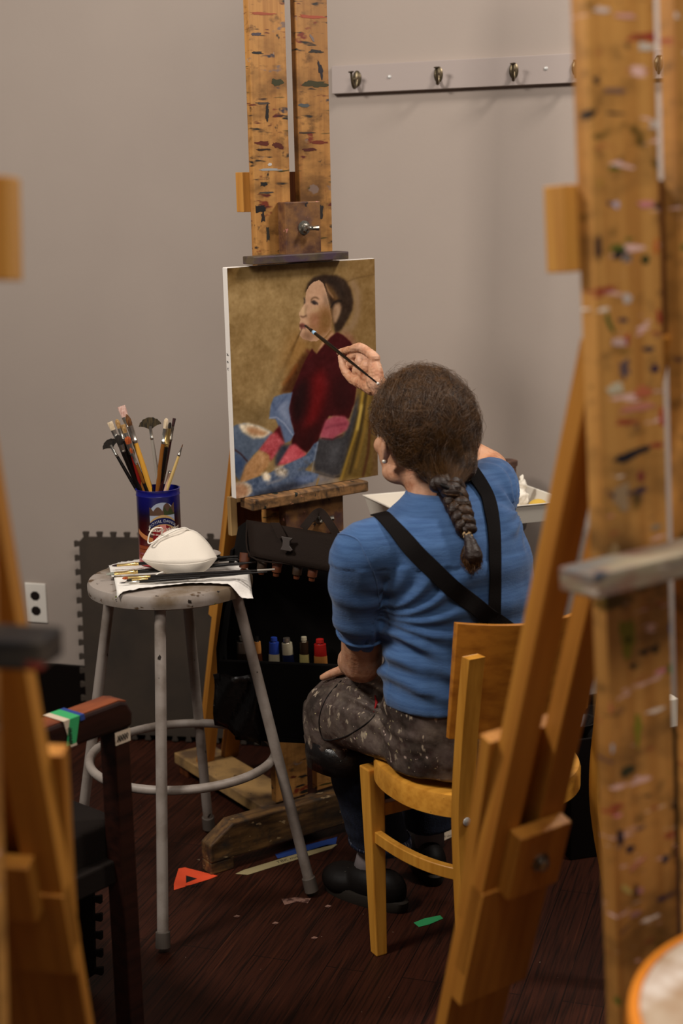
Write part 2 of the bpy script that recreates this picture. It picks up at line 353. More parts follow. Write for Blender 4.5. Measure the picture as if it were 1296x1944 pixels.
def solid(mb, voxel, smooth_it=6, factor=.6):
    me = mb.mesh('tmp'); fix_normals(me); o = bpy.data.objects.new('tmp', me); C.objects.link(o)
    r = o.modifiers.new('r', 'REMESH'); r.mode = 'VOXEL'; r.voxel_size = voxel; r.use_smooth_shade = True
    if smooth_it: s = o.modifiers.new('s', 'SMOOTH'); s.iterations = smooth_it; s.factor = factor
    dg = bpy.context.evaluated_depsgraph_get(); dg.update()
    out = bpy.data.meshes.new_from_object(o.evaluated_get(dg)); bpy.data.objects.remove(o); return out
def displace(me, fn):
    me.update(); n = len(me.vertices); co = np.empty(n*3); me.vertices.foreach_get('co', co); co = co.reshape(-1, 3)
    no = np.array([v.normal[:] for v in me.vertices])
    d = np.array([fn(V3(c), V3(k)) for c, k in zip(co, no)]); co = co+no*d[:, None]
    me.vertices.foreach_set('co', co.ravel()); me.update()
def text_polys(s, size, shear=0, bold=0):
    cu = bpy.data.curves.new('t', 'FONT'); cu.body = s; cu.size = size; cu.shear = shear; cu.offset = bold; cu.resolution_u = 3; cu.align_x = 'CENTER'
    o = bpy.data.objects.new('t', cu); C.objects.link(o); dg = bpy.context.evaluated_depsgraph_get(); dg.update()
    me = bpy.data.meshes.new_from_object(o.evaluated_get(dg)); vs = [v.co.copy() for v in me.vertices]; fs = [tuple(p.vertices) for p in me.polygons]
    bpy.data.objects.remove(o); bpy.data.meshes.remove(me); return vs, fs
def smoothpts(pts, n=6):
    """Catmull-Rom through points"""
    P = [V3(p) for p in pts]; out = []
    for i in range(len(P)-1):
        a, b, c, d = P[max(i-1, 0)], P[i], P[i+1], P[min(i+2, len(P)-1)]
        for k in range(n):
            t = k/n; out.append(.5*((2*b)+(c-a)*t+(2*a-5*b+4*c-d)*t*t+(3*b-a-3*c+d)*t**3))
    return out+[P[-1]]
def interp(vals, n):
    k = len(vals)-1; return [vals[min(int(i/n), k)]*(1-(i/n-int(i/n)))+vals[min(int(i/n)+1, k)]*(i/n-int(i/n)) for i in range(k*n+1)]

# ================================================================== SETTING
fl = MB().box(-2.6, 2.8, -1.2, 5.2, -.05, 0)
tag(obj('floor', fl, M['floor'], frame=Matrix.Identity(4)), 'dark reddish brown wooden board floor with paint flecks', 'floor', kind='structure')
W0 = 3.99
wdir = V3((math.cos(WA), -math.sin(WA), 0)); wn = V3((-math.sin(WA), -math.cos(WA), 0))   # outward normal, towards the room
WF = Matrix(((wdir.x, -wn.x, 0, 0), (wdir.y, -wn.y, 0, W0), (0, 0, 1, 0), (0, 0, 0, 1)))   # x along the wall, y into the wall, z up
def wallpt(px, py, off=0.0):
    d = ray(px, py); o = V3((0, W0, 0))+wn*off; t = (o-CAM).dot(wn)/d.dot(wn); q = CAM+d*t; return WF.inverted() @ q
tag(obj('wall_back', MB().box(-2.4, 2.6, 0, .12, 0, 3.1), M['wall'], frame=WF), 'plain warm grey painted wall behind the easels', 'wall', kind='structure')
bb = MB().box(-2.4, 2.6, -.012, .0, 0, .205)
tag(obj('baseboard_back', bb, M['base'], frame=WF, bevel=.003), 'black baseboard along the foot of the grey wall', 'baseboard', kind='structure')

# coat rail with hooks
q0 = wallpt(629, 152, .02); q1 = wallpt(1087, 129, .02)
sl = math.atan2(q1.z-q0.z, q1.x-q0.x)
hgt = (wallpt(629, 127, .02)-wallpt(629, 180, .02)).length
RF = WF @ Matrix.Translation(V3((q0.x, 0, q0.z))) @ Matrix.Rotation(-sl, 4, 'Y')
rail = empty('coat_rail', RF.to_translation(), 'grey painted wooden coat rail with metal hooks on the grey wall', 'coat rail')
obj('rail_board', MB().box(0, 1.15, -.02, 0, -hgt/2, hgt/2), M['rail'], rail, RF, bevel=.0015)
rpt = lambda px, py: RF.inverted() @ (WF @ wallpt(px, py, .02))
for i, (px, py) in enumerate(((678, 153), (832, 146), (975, 138), (1094, 131), (1250, 122))):
    c = rpt(px, py); F = RF @ Matrix.Translation(V3((c.x, -.02, 0))) @ Matrix.Rotation(R(8 if i else -4), 4, 'Z')
    h = MB().lathe([(.011, 0), (.012, .002), (.009, .005), (.001, .0055)], 20, (0, 0, .0), (0, -1, 0))
    for k in range(len(h.v)): h.v[k].z *= 1.75
    arm = smoothpts([(0, -.004, -.004), (0, -.012, -.020), (0, -.026, -.024), (0, -.038, -.010), (0, -.044, .012)], 5)
    h2 = MB().tube(arm, interp([.005, .0045, .004, .0035, .003], 5), 10); h2.lathe([(.0035, 0), (.0075, .002), (.0075, .004), (.001, .005)], 14, (0, -.044, .011), (0, -.25, 1))
    hk = obj('coat_hook', h, M['bronze'], rail, F, smooth=40)
    obj('hook_arm', h2, M['bronze'], hk, F, smooth=40)
for px, py in ((739, 146), (1036, 130)):
    c = rpt(px, py)
    s_ = MB().lathe([(.0052, 0), (.005, .0012), (.003, .0022), (.0005, .0024)], 16, (c.x, -.02, c.z), (0, -1, 0)); obj('screw', s_, M['screw'], rail, RF, smooth=40)

# wall outlet
c = wallpt(68, 1145, .005); F = WF @ Matrix.Translation(V3((c.x, 0, c.z)))
out = empty('wall_outlet', F.to_translation(), 'white double wall outlet low on the grey wall at left', 'outlet')
obj('cover_plate', MB().box(-.037, .037, -.006, 0, -.064, .064), M['white_plastic'], out, F, bevel=.003)
for z in (.024, -.024):
    pr = MB(); pl = [(.017*math.cos(t), .015*math.sin(t)*1.0+z) for t in [2*math.pi*i/8+math.pi/8 for i in range(8)]]
    pr.prism(pl, -.0085, -.005); rc = obj('receptacle', pr, M['dark_socket'], out, F, bevel=.001)
obj('screw', MB().lathe([(.003, 0), (.002, .001)], 12, (0, -.006, 0), (0, -1, 0)), M['white_plastic'], out, F)

# ------------------------------------------------------------------ foam mats
def foam(name, F, w, h, mt, label, thick=.012, depth=.022, npit=6):
    """jigsaw-edged tile in xz of F"""
    pts = []
    def edge(a, b, nrm):
        a = V3(a); b = V3(b); d = (b-a); L = d.length; d.normalize(); nrm = V3(nrm); n = npit; pit = L/n
        for i in range(n):
            s = i*pit
            for ds, hh in ((.25, 0), (.20, .45), (.14, .75), (.16, 1.0), (.84, 1.0), (.86, .75), (.80, .45), (.75, 0)):
                pts.append(a+d*(s+pit*(.5+(ds-.5)*.62))+nrm*(hh*depth))
    edge((-w/2, 0, 0), (w/2, 0, 0), (0, 0, -1)); edge((w/2, 0, 0), (w/2, 0, h), (1, 0, 0)); edge((w/2, 0, h), (-w/2, 0, h), (0, 0, 1)); edge((-w/2, 0, h), (-w/2, 0, 0), (-1, 0, 0))
    mb = MB().prism([(p.x, p.z) for p in pts], 0, thick)
    return tag(obj(name, mb, mt, frame=F, bevel=.0012), label, 'foam mat')
A = V3((-.500, 4.105, .02))
FM = Matrix.Translation(A) @ Matrix.Rotation(-WA*.55, 4, 'Z') @ Matrix.Rotation(R(-2.2), 4, 'X')
foam('foam_floor_mat', FM, .60, .612, M['foam'], 'dark grey jigsaw-edged foam tile leaning on the wall behind the stool', .012, .016, 14)
FM2 = Matrix.Translation(V3((-.745, 2.70, .022))) @ Matrix.Rotation(R(-6), 4, 'Z') @ Matrix.Rotation(R(-8), 4, 'X')
foam('foam_floor_mat', FM2, .44, .30, M['foam_black'], 'black jigsaw-edged foam tile standing below the dark armchair', .012, .016, 8)

# ================================================================== EASELS
def rotm(U, N, V, O):   # local x=U, y=-N (into the easel), z=V
    return Matrix(((U.x, -N.x, V.x, O.x), (U.y, -N.y, V.y, O.y), (U.z, -N.z, V.z, O.z), (0, 0, 0, 1)))
def eframe(O, th, al, ro):
    Z = V3((0, 0, 1)); U0 = V3((math.cos(th), math.sin(th), 0)); N0 = V3((math.sin(th), -math.cos(th), 0))
    Z2 = Z*math.cos(al)-N0*math.sin(al); U = U0*math.cos(ro)+Z2*math.sin(ro); Vv = Z2*math.cos(ro)-U0*math.sin(ro); N = U.cross(Vv)
    return rotm(U, N, Vv, O), rotm(U0, N0, Z, V3((O.x, O.y, 0)))
def bolt(parent, F, x, y, z, s=1.0, wing=True):
    b = MB().lathe([(.016*s, 0), (.016*s, .002*s), (.009*s, .003*s), (.009*s, .010*s), (.006*s, .011*s), (.0055*s, .03*s), (.003*s, .034*s)], 20, (x, y, z), (0, -1, 0))
    bo = obj('bolt', b, M['steel'], parent, F, smooth=35)
    if wing:
        w = MB(); w.tube([(x-.002, y-.013*s, z-.002), (x+.012*s, y-.024*s, z-.001), (x+.022*s, y-.028*s, z-.001)], [.0045*s, .005*s, .0065*s], 10); w.tube([(x, y-.012*s, z), (x-.008*s, y-.016*s, z-.010*s)], [.004*s, .005*s], 10)
        obj('wing_nut', w, M['steel'], bo, F, smooth=35)
def easel(O, th, al, ro, label, mast, ledge_m, k=1.0, top_v=.9, foot_v=None, leg=((-.06, .06), (-.19, .30), (-.517, -.86)), sgn=1, holder=True, ext=True, block_side=-1, lside=(.18, .148)):
    F, B = eframe(O, th, al, ro); zb = O.z
    e = empty('studio_easel', B.to_translation(), label, 'easel')
    e.matrix_basis = B.copy()
    bot = -(zb-.125)
    # two upright boards
    for nm, x0, x1 in (('upright_board', -.110, -.016), ('upright_board', .012, .097)):
        if sgn < 0: x0, x1 = -x1, -x0
        obj(nm, MB().box(x0, x1, .022, .044, bot, top_v), mast, e, F, bevel=.001)
    # side block and gap block behind the boards
    s = block_side
    obj('side_block', MB().box(min(s*.128, s*.070), max(s*.128, s*.070), .045, .075, .296*k+(.352*(1-0) if holder == 1 else 0), .384*k+(.352 if holder == 1 else 0)), M['mast_side'], e, F, bevel=.001)
    obj('gap_block', MB().box(-.03, .03, .045, .06, .20 if holder != 1 else .52, .384 if holder != 1 else .735), M['brown_wood'], e, F)
    if holder == 1:
        hb = obj('holder_block', MB().box(-.052, .043, -.012, .0215, .548, .668), M['block'], e, F, bevel=.002)
        bolt(hb, F, -.003, -.012, .61)
        obj('top_ledge', MB().box(-.152, .106, -.032, .016, .5345, .552), M['ledge'], e, F, bevel=.002)
        lb = obj('lower_block', MB().box(-.075, .09, -.010, .0215, -.12, -.027), M['block'], e, F, bevel=.002)
        bolt(lb, F, .02, -.010, -.075)
    lo = MB().box(-lside[0], lside[1], -.036, .0215, -.026, 0)
    obj('lower_ledge', lo, ledge_m, e, F, bevel=.003)
    # rear leg: two rails with a slot, joined by blocks; lives in the yaw-only frame for the foot on the floor
    (u0, u1), (n1, v1), (n2, v2) = leg
    a = V3((0, -n1, v1)); b = V3((0, -n2, v2)); d = (b-a).normalized(); yy = d.cross(V3((1, 0, 0))).normalized()
    if yy.y < 0: yy = -yy
    LF = F @ Matrix(((1, yy.x, d.x, a.x), (0, yy.y, d.y, a.y), (0, yy.z, d.z, a.z), (0, 0, 0, 1)))   # z runs DOWN the leg
    L = (b-a).length; w = u1-u0; rw = w*.40
    return e, F, B, LF, L

# ---- centre easel
O1 = V3((-.0754, 3.35, .920)); T1 = R(34.03)
e1, F1, B1, LF1, L1 = easel(O1, T1, R(-1.71), R(1.25), 'paint-stained wooden easel holding the portrait canvas in front of the seated painter', M['mast'], M['ledge_low'], 1, .95 + .45, holder=1)
u0, u1 = -.062, .062
for x0, x1 in ((u0, u0+.045), (u1-.045, u1)):
    obj('rear_leg_board', MB().box(x0, x1, -.012, .012, 0, L1+.02), M['leg_wood'], e1, LF1, bevel=.001)
obj('leg_crosspiece', MB().box(u0, u1, .012, .03, L1*.55, L1*.62), M['leg_wood'], e1, LF1, bevel=.001)
# base: plank running back and the heavy cross beam with chamfered ends on foot blocks
obj('base_plank', MB().box(-.06, .06, .05, .66, .03, .062), M['plank'], e1, B1, bevel=.003)
obj('plank_foot', MB().box(-.05, .05, .60, .65, 0, .03), M['brown_wood'], e1, B1, bevel=.002)
bp = [(-.300, .03), (.300, .03), (.300, .075), (.245, .118), (-.235, .118), (-.300, .075)]
bm_ = obj('cross_beam', MB().prism(bp, .014, .062), M['beam'], e1, B1, bevel=.004)
for s in (-1, 1): obj('foot_block', MB().box(s*.30 if s < 0 else .235, -.235 if s < 0 else .30, .016, .060, 0, .03), M['beam'], bm_, B1, bevel=.003)

# ---- near right easel
O2 = V3((.380, 1.5, 1.189)); T2 = R(32.9)
e2, F2, B2, LF2, L2 = easel(O2, T2, R(2.1), R(1.8), 'blurred paint-smeared wooden easel nearest at the right edge', M['mast_fore'], M['ledge_fore'], 1, .95, leg=((-.10, .10), (-.05, .222), (-.52, -1.125)), holder=0, lside=(.175, .24))
def near_leg(e, LF, L, s, fr=(.62, .365, .52, .655, .452, .522)):
    x = lambda a, b: (a, b) if s > 0 else (-b, -a)
    for p_, q_ in ((-.096, -.056), (-.022, .018)):
        a, b = x(p_, q_); obj('rear_leg_rail', MB().box(a, b, -.013, .013, 0, L*fr[0]), M['leg_wood'], e, LF, bevel=.001)
    a, b = x(-.096, .018); obj('leg_end_panel', MB().box(a, b, -.016, .010, L*fr[2], L*fr[3]), M['leg_wood'], e, LF, bevel=.001)
    a, b = x(-.086, .024); obj('leg_extension_board', MB().box(a, b, .0135, .034, L*fr[1], L*1.0), M['leg_wood'], e, LF, bevel=.001)
    st_ = [(-.108, L*fr[1]), (-.086, L*fr[1]), (-.086, L*(fr[2]+.05)), (-.0875, L*(fr[2]+.05))]
    obj('side_wedge', MB().prism([(p_ if s > 0 else -p_, q_) for p_, q_ in st_], .0145, .034), M['leg_wood'], e, LF, bevel=.001)
    a, b = x(-.072, .012); sb = obj('slider_block', MB().box(a, b, -.036, -.0135, L*fr[4], L*fr[5]), M['leg_wood'], e, LF, bevel=.002)
    m_ = (a+b)/2; bt = MB().lathe([(.013, 0), (.013, .003), (.008, .004), (.008, .010), (.004, .012)], 16, (m_, -.036, L*(fr[4]+fr[5])/2), (0, -1, 0)); obj('bolt', bt, M['steel'], sb, LF, smooth=35)
near_leg(e2, LF2, L2, 1)
obj('base_plank', MB().box(-.06, .06, .05, .62, .012, .042), M['plank'], e2, B2, bevel=.003)
obj('cross_beam', MB().prism([(-.3, .0), (.3, .0), (.3, .06), (.245, .118), (-.235, .118), (-.3, .06)], .02, .07), M['beam'], e2, B2, bevel=.004)

# ---- near left easel
M['ledge_left'] = mat('dark_painted_ledge', col(70, 60, 50), .6, var=[(col(30, 26, 26), (10, 10, 30), .42, .6)], spots=[(col(150, 56, 40), (12, 12, 20), .62, .05), (col(130, 80, 90), (14, 14, 20), .66, .05)])
O3 = V3((-.423, 1.20, 1.200)); T3 = R(-8.63)
e3, F3, B3, LF3, L3 = easel(O3, T3, R(2.6), R(-1.5), 'blurred wooden easel cut off by the left edge, nearest to the camera', M['mast_fore'], M['ledge_left'], 1, .95, leg=((-.10, .10), (-.05, .222), (-.52, -1.125)), sgn=-1, holder=0, block_side=1, lside=(.24, .178))
near_leg(e3, LF3, L3, -1, (.48, .305, .42, .50, .382, .435))
obj('base_plank', MB().box(-.06, .06, .05, .62, .012, .042), M['plank'], e3, B3, bevel=.003)
obj('cross_beam', MB().prism([(-.3, .0), (.3, .0), (.3, .06), (.245, .118), (-.235, .118), (-.3, .06)], .02, .07), M['beam'], e3, B3, bevel=.004)

# ---- thick paint smears on the easels' boards
rsm = random.Random(11)
def smear(e, F, px, py, wpx, hpx, c, ang=0, yl=.022, n=26):
    d = ray(px, py); o = F.to_translation(); nn = V3((F[0][1], F[1][1], F[2][1])); o2 = o+nn*yl; q = CAM+d*((o2-CAM).dot(nn)/d.dot(nn)); l = F.inverted() @ q
    k = (q-CAM).dot(_f)/2700; w, h = wpx*k/.84/2, hpx*k/2; sd = rsm.uniform(0, 50); P = []
    ca_, sa_ = math.cos(R(ang)), math.sin(R(ang))
    for i in range(n):
        t = 2*math.pi*i/n; rr_ = .75+.45*noise.noise(V3((math.cos(t)*1.6+sd, math.sin(t)*1.6, sd)))+.25*noise.noise(V3((math.cos(t)*5+sd, math.sin(t)*5, sd)))
        a, b = w*rr_*math.copysign(abs(math.cos(t))**.7, math.cos(t)), h*rr_*math.sin(t); P.append((l.x+a*ca_-b*sa_, l.z+a*sa_+b*ca_))
    xm0, xm1 = [(-.1095, -.0165), (.0125, .0965)][0 if l.x < 0 else 1]
    if F is F1 or F is F2: P = [(max(xm0, min(xm1, a)), b) for a, b in P]
    m = SM.get(c) or mat('smear_%d_%d_%d' % c, col(*c), .5); SM[c] = m
    obj('paint_smear', MB().prism(P, yl-.0005, yl+.0002), m, e, F)
SM = {}
for a in ((500, 26, 60, 7, (150, 70, 40)), (590, 32, 64, 8, (150, 66, 38)), (486, 65, 22, 8, (70, 60, 66)), (488, 100, 26, 7, (34, 28, 26)), (600, 98, 30, 9, (40, 32, 26)), (592, 72, 6, 20, (110, 96, 92), 40),
          (528, 156, 28, 16, (52, 50, 20)), (600, 160, 50, 18, (54, 48, 20)), (608, 132, 10, 40, (30, 22, 28), 15), (507, 216, 7, 38, (26, 18, 16)), (575, 200, 30, 7, (74, 76, 76)), (500, 196, 34, 6, (70, 56, 46)),
          (498, 272, 30, 9, (86, 30, 14)), (528, 276, 26, 16, (78, 26, 12)), (590, 284, 34, 8, (70, 22, 12)), (604, 270, 44, 8, (104, 40, 18)), (500, 284, 34, 5, (40, 16, 10)), (514, 322, 50, 5, (150, 150, 150)), (512, 312, 10, 7, (190, 184, 178)),
          (492, 396, 28, 20, (24, 20, 20)), (500, 350, 16, 10, (26, 22, 20)), (505, 366, 34, 4, (60, 56, 54)), (499, 412, 10, 26, (40, 30, 26)), (608, 400, 16, 34, (38, 32, 30)), (584, 252, 36, 4, (64, 44, 30)), (508, 445, 8, 34, (52, 48, 40))):
    smear(e1, F1, *a)
for a in ((1140, 18, 44, 12, (206, 186, 176)), (1185, 30, 60, 12, (206, 150, 136)), (1225, 88, 50, 18, (198, 184, 170)), (1272, 30, 40, 16, (206, 190, 178)), (1132, 152, 18, 20, (60, 44, 36)), (1165, 172, 70, 12, (124, 92, 76)), (1240, 238, 26, 22, (196, 176, 162)),
          (1165, 320, 30, 12, (90, 92, 24)), (1135, 258, 30, 14, (124, 92, 40)), (1226, 388, 48, 18, (206, 130, 130)), (1168, 388, 22, 18, (186, 170, 186)), (1156, 386, 10, 16, (60, 44, 70)), (1135, 470, 14, 56, (56, 36, 34)), (1190, 490, 26, 20, (110, 104, 100)), (1224, 492, 24, 22, (56, 60, 26)),
          (1245, 470, 12, 40, (190, 96, 34)), (1190, 566, 26, 26, (196, 180, 170)), (1155, 610, 14, 50, (80, 92, 36), 25), (1250, 600, 12, 34, (150, 44, 34)), (1175, 650, 50, 16, (206, 170, 160)), (1190, 645, 12, 26, (170, 60, 50)), (1230, 662, 30, 14, (76, 58, 60)), (1243, 700, 22, 18, (60, 40, 60)),
          (1185, 700, 26, 40, (96, 76, 78)), (1170, 738, 50, 24, (200, 186, 158)), (1220, 745, 60, 30, (190, 104, 70)), (1210, 775, 90, 18, (196, 124, 104)), (1255, 790, 12, 50, (176, 60, 46)), (1200, 862, 100, 20, (34, 30, 36), 8), (1215, 905, 24, 24, (130, 60, 46)), (1180, 940, 50, 60, (156, 128, 96)),
          (1245, 1000, 30, 14, (150, 130, 104)), (1165, 1060, 30, 60, (150, 124, 86)), (1190, 1215, 40, 100, (134, 122, 28)), (1192, 1215, 14, 16, (50, 46, 20)), (1200, 1265, 16, 14, (36, 36, 22)), (1275, 1190, 16, 34, (44, 96, 190)), (1280, 1235, 14, 18, (48, 90, 170)), (1275, 1270, 16, 26, (90, 140, 40)),
          (1152, 1345, 26, 30, (190, 90, 76)), (1210, 1385, 22, 70, (134, 124, 34)), (1160, 1420, 16, 22, (170, 176, 186)), (1190, 1465, 40, 26, (54, 52, 30)), (1178, 1590, 18, 50, (40, 28, 44)), (1195, 1612, 24, 20, (34, 30, 50)), (1210, 1640, 50, 8, (180, 110, 96), 20), (1190, 1690, 30, 12, (196, 176, 100), -45), (1262, 1630, 16, 22, (50, 54, 70)), (1214, 1690, 18, 16, (190, 130, 126)), (1205, 1735, 34, 12, (160, 116, 110))):
    smear(e2, F2, *a)

# ================================================================== THE PORTRAIT CANVAS
CW, CHh = .406, .530
cv = empty('portrait_canvas', (F1 @ V3((0, 0, 0))), 'unfinished portrait of a seated woman in a dark red sweater on white-edged canvas', 'painting')
obj('stretched_canvas', MB().box(-CW/2-.0, CW/2, .0004, .0205, .0005, CHh), mat('canvas_edge', col(222, 214, 206), .85, bump=((200, 200, 200), .2)), cv, F1, bevel=.002)
F1i = F1.inverted()
def cuv(zx, zy):           # zoomed-photo coordinates on the painting -> plane coordinates (metres)
    px, py = 400+zx/3.6, 470+zy/3.6; d = ray(px, py); o = F1.to_translation(); n = V3((F1[0][1], F1[1][1], F1[2][1]))
    q = F1i @ (CAM+d*((o-CAM).dot(n)/d.dot(n))); return q.x, q.z
NX, NY = 320, 418
gx = np.linspace(-CW/2+.001, CW/2-.001, NX); gy = np.linspace(.0015, CHh-.001, NY); GX, GY = np.meshgrid(gx, gy)
rs = np.random.RandomState(3)
def blur(a, k):
    for _ in range(2):
        for ax in (0, 1):
            p = np.concatenate([np.repeat(a.take([0], ax), k, ax), a, np.repeat(a.take([-1], ax), k, ax)], ax); cs = np.cumsum(p, ax)
            z = np.zeros_like(cs.take([0], ax)); cs = np.concatenate([z, cs], ax); n = a.shape[ax]; w = 2*k+1
            a = (cs.take(range(w, w+n), ax)-cs.take(range(0, n), ax))/w
    return a
def fbm(s): 
    t = np.zeros((NY, NX))
    for k, a in ((s, 1), (max(s//2, 1), .5), (max(s//4, 1), .3)): b = blur(rs.randn(NY, NX), k); t += a*b/b.std()
    return t/t.std()
IMG = np.zeros((NY, NX, 3)); IMG[:] = (128, 101, 60)
n1, n2, n3 = fbm(24), fbm(6), fbm(2)
IMG += (n1*7+n2*3+n3*3)[..., None]*np.array([1, .95, .8])
def soft(mask, k): return blur(mask.astype(float), k) if k else mask.astype(float)
def inpoly(P):
    m = np.zeros((NY, NX), bool); n = len(P)
    for i in range(n):
        x0, y0 = P[i]; x1, y1 = P[(i+1) % n]
        if y0 == y1: continue
        cnd = ((y0 > GY) != (y1 > GY)) & (GX < (x1-x0)*(GY-y0)/(y1-y0)+x0); m ^= cnd
    return m
def paint(poly, c, k=2, op=1.0, tex=4):
    P = [cuv(*p) for p in poly]; m = soft(inpoly(P), k)[..., None]*op
    cc = np.array(c, float)+(n2*tex*.5+n3*tex*.6)[..., None]; IMG[:] = IMG*(1-m)+cc*m
def stroke(pts, c, w=6, k=1, op=1.0):
    P = [cuv(*p) for p in pts]; D = np.full((NY, NX), 9.0)
    for (x0, y0), (x1, y1) in zip(P[:-1], P[1:]):
        dx, dy = x1-x0, y1-y0; t = np.clip(((GX-x0)*dx+(GY-y0)*dy)/(dx*dx+dy*dy+1e-12), 0, 1); D = np.minimum(D, np.hypot(GX-x0-t*dx, GY-y0-t*dy))
    m = soft(D < w*.00028*.5+.0004, k)[..., None]*op; IMG[:] = IMG*(1-m)+np.array(c, float)*m
# backdrop
paint([(85, 60), (1150, 60), (1150, 140), (85, 260)], (98, 74, 38), 22, .5)
paint([(900, 60), (1150, 60), (1180, 1000), (1040, 1100), (900, 700)], (108, 80, 42), 20, .8)
paint([(560, 560), (700, 600), (680, 760), (520, 900), (480, 800)], (138, 92, 40), 16, .6)
paint([(130, 1080), (420, 1100), (380, 1240), (130, 1230)], (92, 72, 40), 14, .6)
stroke([(965, 235), (1000, 300), (1000, 440), (970, 540), (900, 570)], (132, 106, 84), 40, 6, .8)
stroke([(925, 235), (980, 212), (1130, 180)], (84, 60, 30), 5, 1, .8)
paint([(880, 560), (960, 600), (1010, 690), (960, 660)], (126, 76, 62), 5, .8)
paint([(1085, 1000), (1190, 1000), (1195, 1570), (1085, 1575)], (92, 66, 36), 6)
# drape and stool behind the sitter
paint([(1010, 960), (1060, 940), (1110, 1000), (1100, 1560), (870, 1600), (900, 1480), (980, 1230)], (94, 72, 30), 4)
for p, c in (([(1040, 990), (1010, 1200), (930, 1440), (890, 1580)], (150, 116, 36)), ([(1075, 1010), (1050, 1250), (990, 1500)], (124, 92, 34)), ([(1060, 1000), (1020, 1260), (950, 1540)], (52, 38, 16)), ([(1000, 1120), (960, 1290), (890, 1500)], (48, 38, 24)), ([(1092, 1150), (1075, 1400), (1040, 1560)], (66, 34, 18)), ([(1030, 1080), (1000, 1240)], (176, 146, 66))):
    stroke(p, c, 26, 2, .85)
paint([(730, 1300), (900, 1290), (945, 1200), (985, 1060), (1015, 990), (1000, 1120), (950, 1330), (885, 1560), (830, 1572), (705, 1530), (695, 1430)], (52, 50, 52), 3)
paint([(840, 1320), (890, 1340), (850, 1480), (800, 1500)], (84, 84, 88), 8, .7)
stroke([(715, 1540), (840, 1572), (880, 1562)], (24, 20, 20), 9, 1)
paint([(560, 1600), (700, 1535), (830, 1570), (900, 1590), (700, 1630), (420, 1690)], (104, 98, 98), 5)
stroke([(735, 1580), (720, 1630)], (130, 100, 50), 14, 1)
# hair
paint([(640, 310), (665, 240), (705, 200), (770, 183), (860, 190), (920, 222), (958, 290), (973, 360), (966, 430), (930, 500), (890, 565), (850, 590), (840, 540), (826, 480), (815, 400), (790, 330), (762, 240)], (44, 30, 20), 2)
paint([(780, 235), (830, 280), (880, 360), (850, 370), (800, 310)], (98, 66, 32), 3, .8)
stroke([(785, 250), (805, 300), (835, 340)], (150, 110, 76), 7, 1, .8)
stroke([(800, 215), (870, 250), (910, 330)], (26, 18, 14), 16, 4, .8)
# face, neck, ear
paint([(690, 600), (830, 560), (835, 590), (790, 640), (730, 720), (695, 705), (680, 640)], (116, 82, 42), 3)
paint([(832, 570), (838, 592), (800, 625), (760, 680), (722, 728), (760, 650)], (168, 122, 92), 2)
paint([(646, 345), (652, 300), (672, 262), (700, 236), (740, 222), (768, 245), (790, 310), (805, 380), (815, 430), (826, 480), (822, 560), (780, 610), (720, 640), (680, 640), (625, 622), (606, 600), (612, 572), (604, 548), (612, 530), (604, 515), (614, 494), (606, 475), (604, 445), (628, 405), (640, 385)], (168, 128, 98), 0)
paint([(700, 300), (780, 300), (800, 360), (730, 370)], (172, 130, 100), 6, .7)
paint([(790, 330), (812, 400), (800, 420), (776, 380), (770, 300)], (108, 84, 64), 4, .8)
paint([(690, 455), (760, 400), (815, 400), (828, 480), (822, 560), (770, 615), (710, 620), (676, 560), (670, 480)], (124, 84, 48), 6)
paint([(690, 460), (740, 450), (730, 540), (685, 550)], (142, 90, 68), 7, .8)
paint([(750, 470), (815, 440), (820, 540), (770, 560)], (98, 66, 26), 8, .8)
paint([(612, 590), (690, 575), (700, 625), (650, 634), (615, 612)], (118, 82, 58), 4, .9)
paint([(612, 420), (640, 395), (652, 440), (640, 470), (608, 462)], (176, 142, 102), 3, .9)
stroke([(652, 400), (645, 440), (655, 478)], (112, 84, 60), 8, 2, .8)
stroke([(612, 470), (630, 476), (650, 466)], (78, 50, 34), 7, 1)
stroke([(684, 362), (694, 345), (718, 340), (738, 352)], (74, 50, 30), 6, 1)
stroke([(688, 372), (704, 366), (720, 376), (730, 388)], (34, 26, 26), 10, 1)
stroke([(698, 378), (714, 384)], (18, 14, 18), 14, 1)
stroke([(690, 425), (720, 428), (740, 412)], (168, 138, 96), 12, 3, .8)
stroke([(637, 345), (642, 362), (640, 380)], (44, 34, 34), 9, 1)
paint([(606, 522), (628, 516), (662, 536), (640, 552), (612, 558)], (104, 56, 46), 1)
stroke([(606, 536), (640, 538), (664, 540)], (60, 28, 24), 5, 1)
stroke([(628, 548), (640, 548)], (150, 100, 88), 7, 1)
paint([(845, 388), (880, 374), (893, 410), (880, 460), (858, 510), (842, 520), (832, 470), (834, 420)], (134, 102, 74), 2)
stroke([(862, 400), (874, 430), (856, 480)], (166, 134, 104), 7, 2, .8)
stroke([(820, 410), (835, 380), (865, 362), (890, 366)], (28, 20, 16), 9, 1)
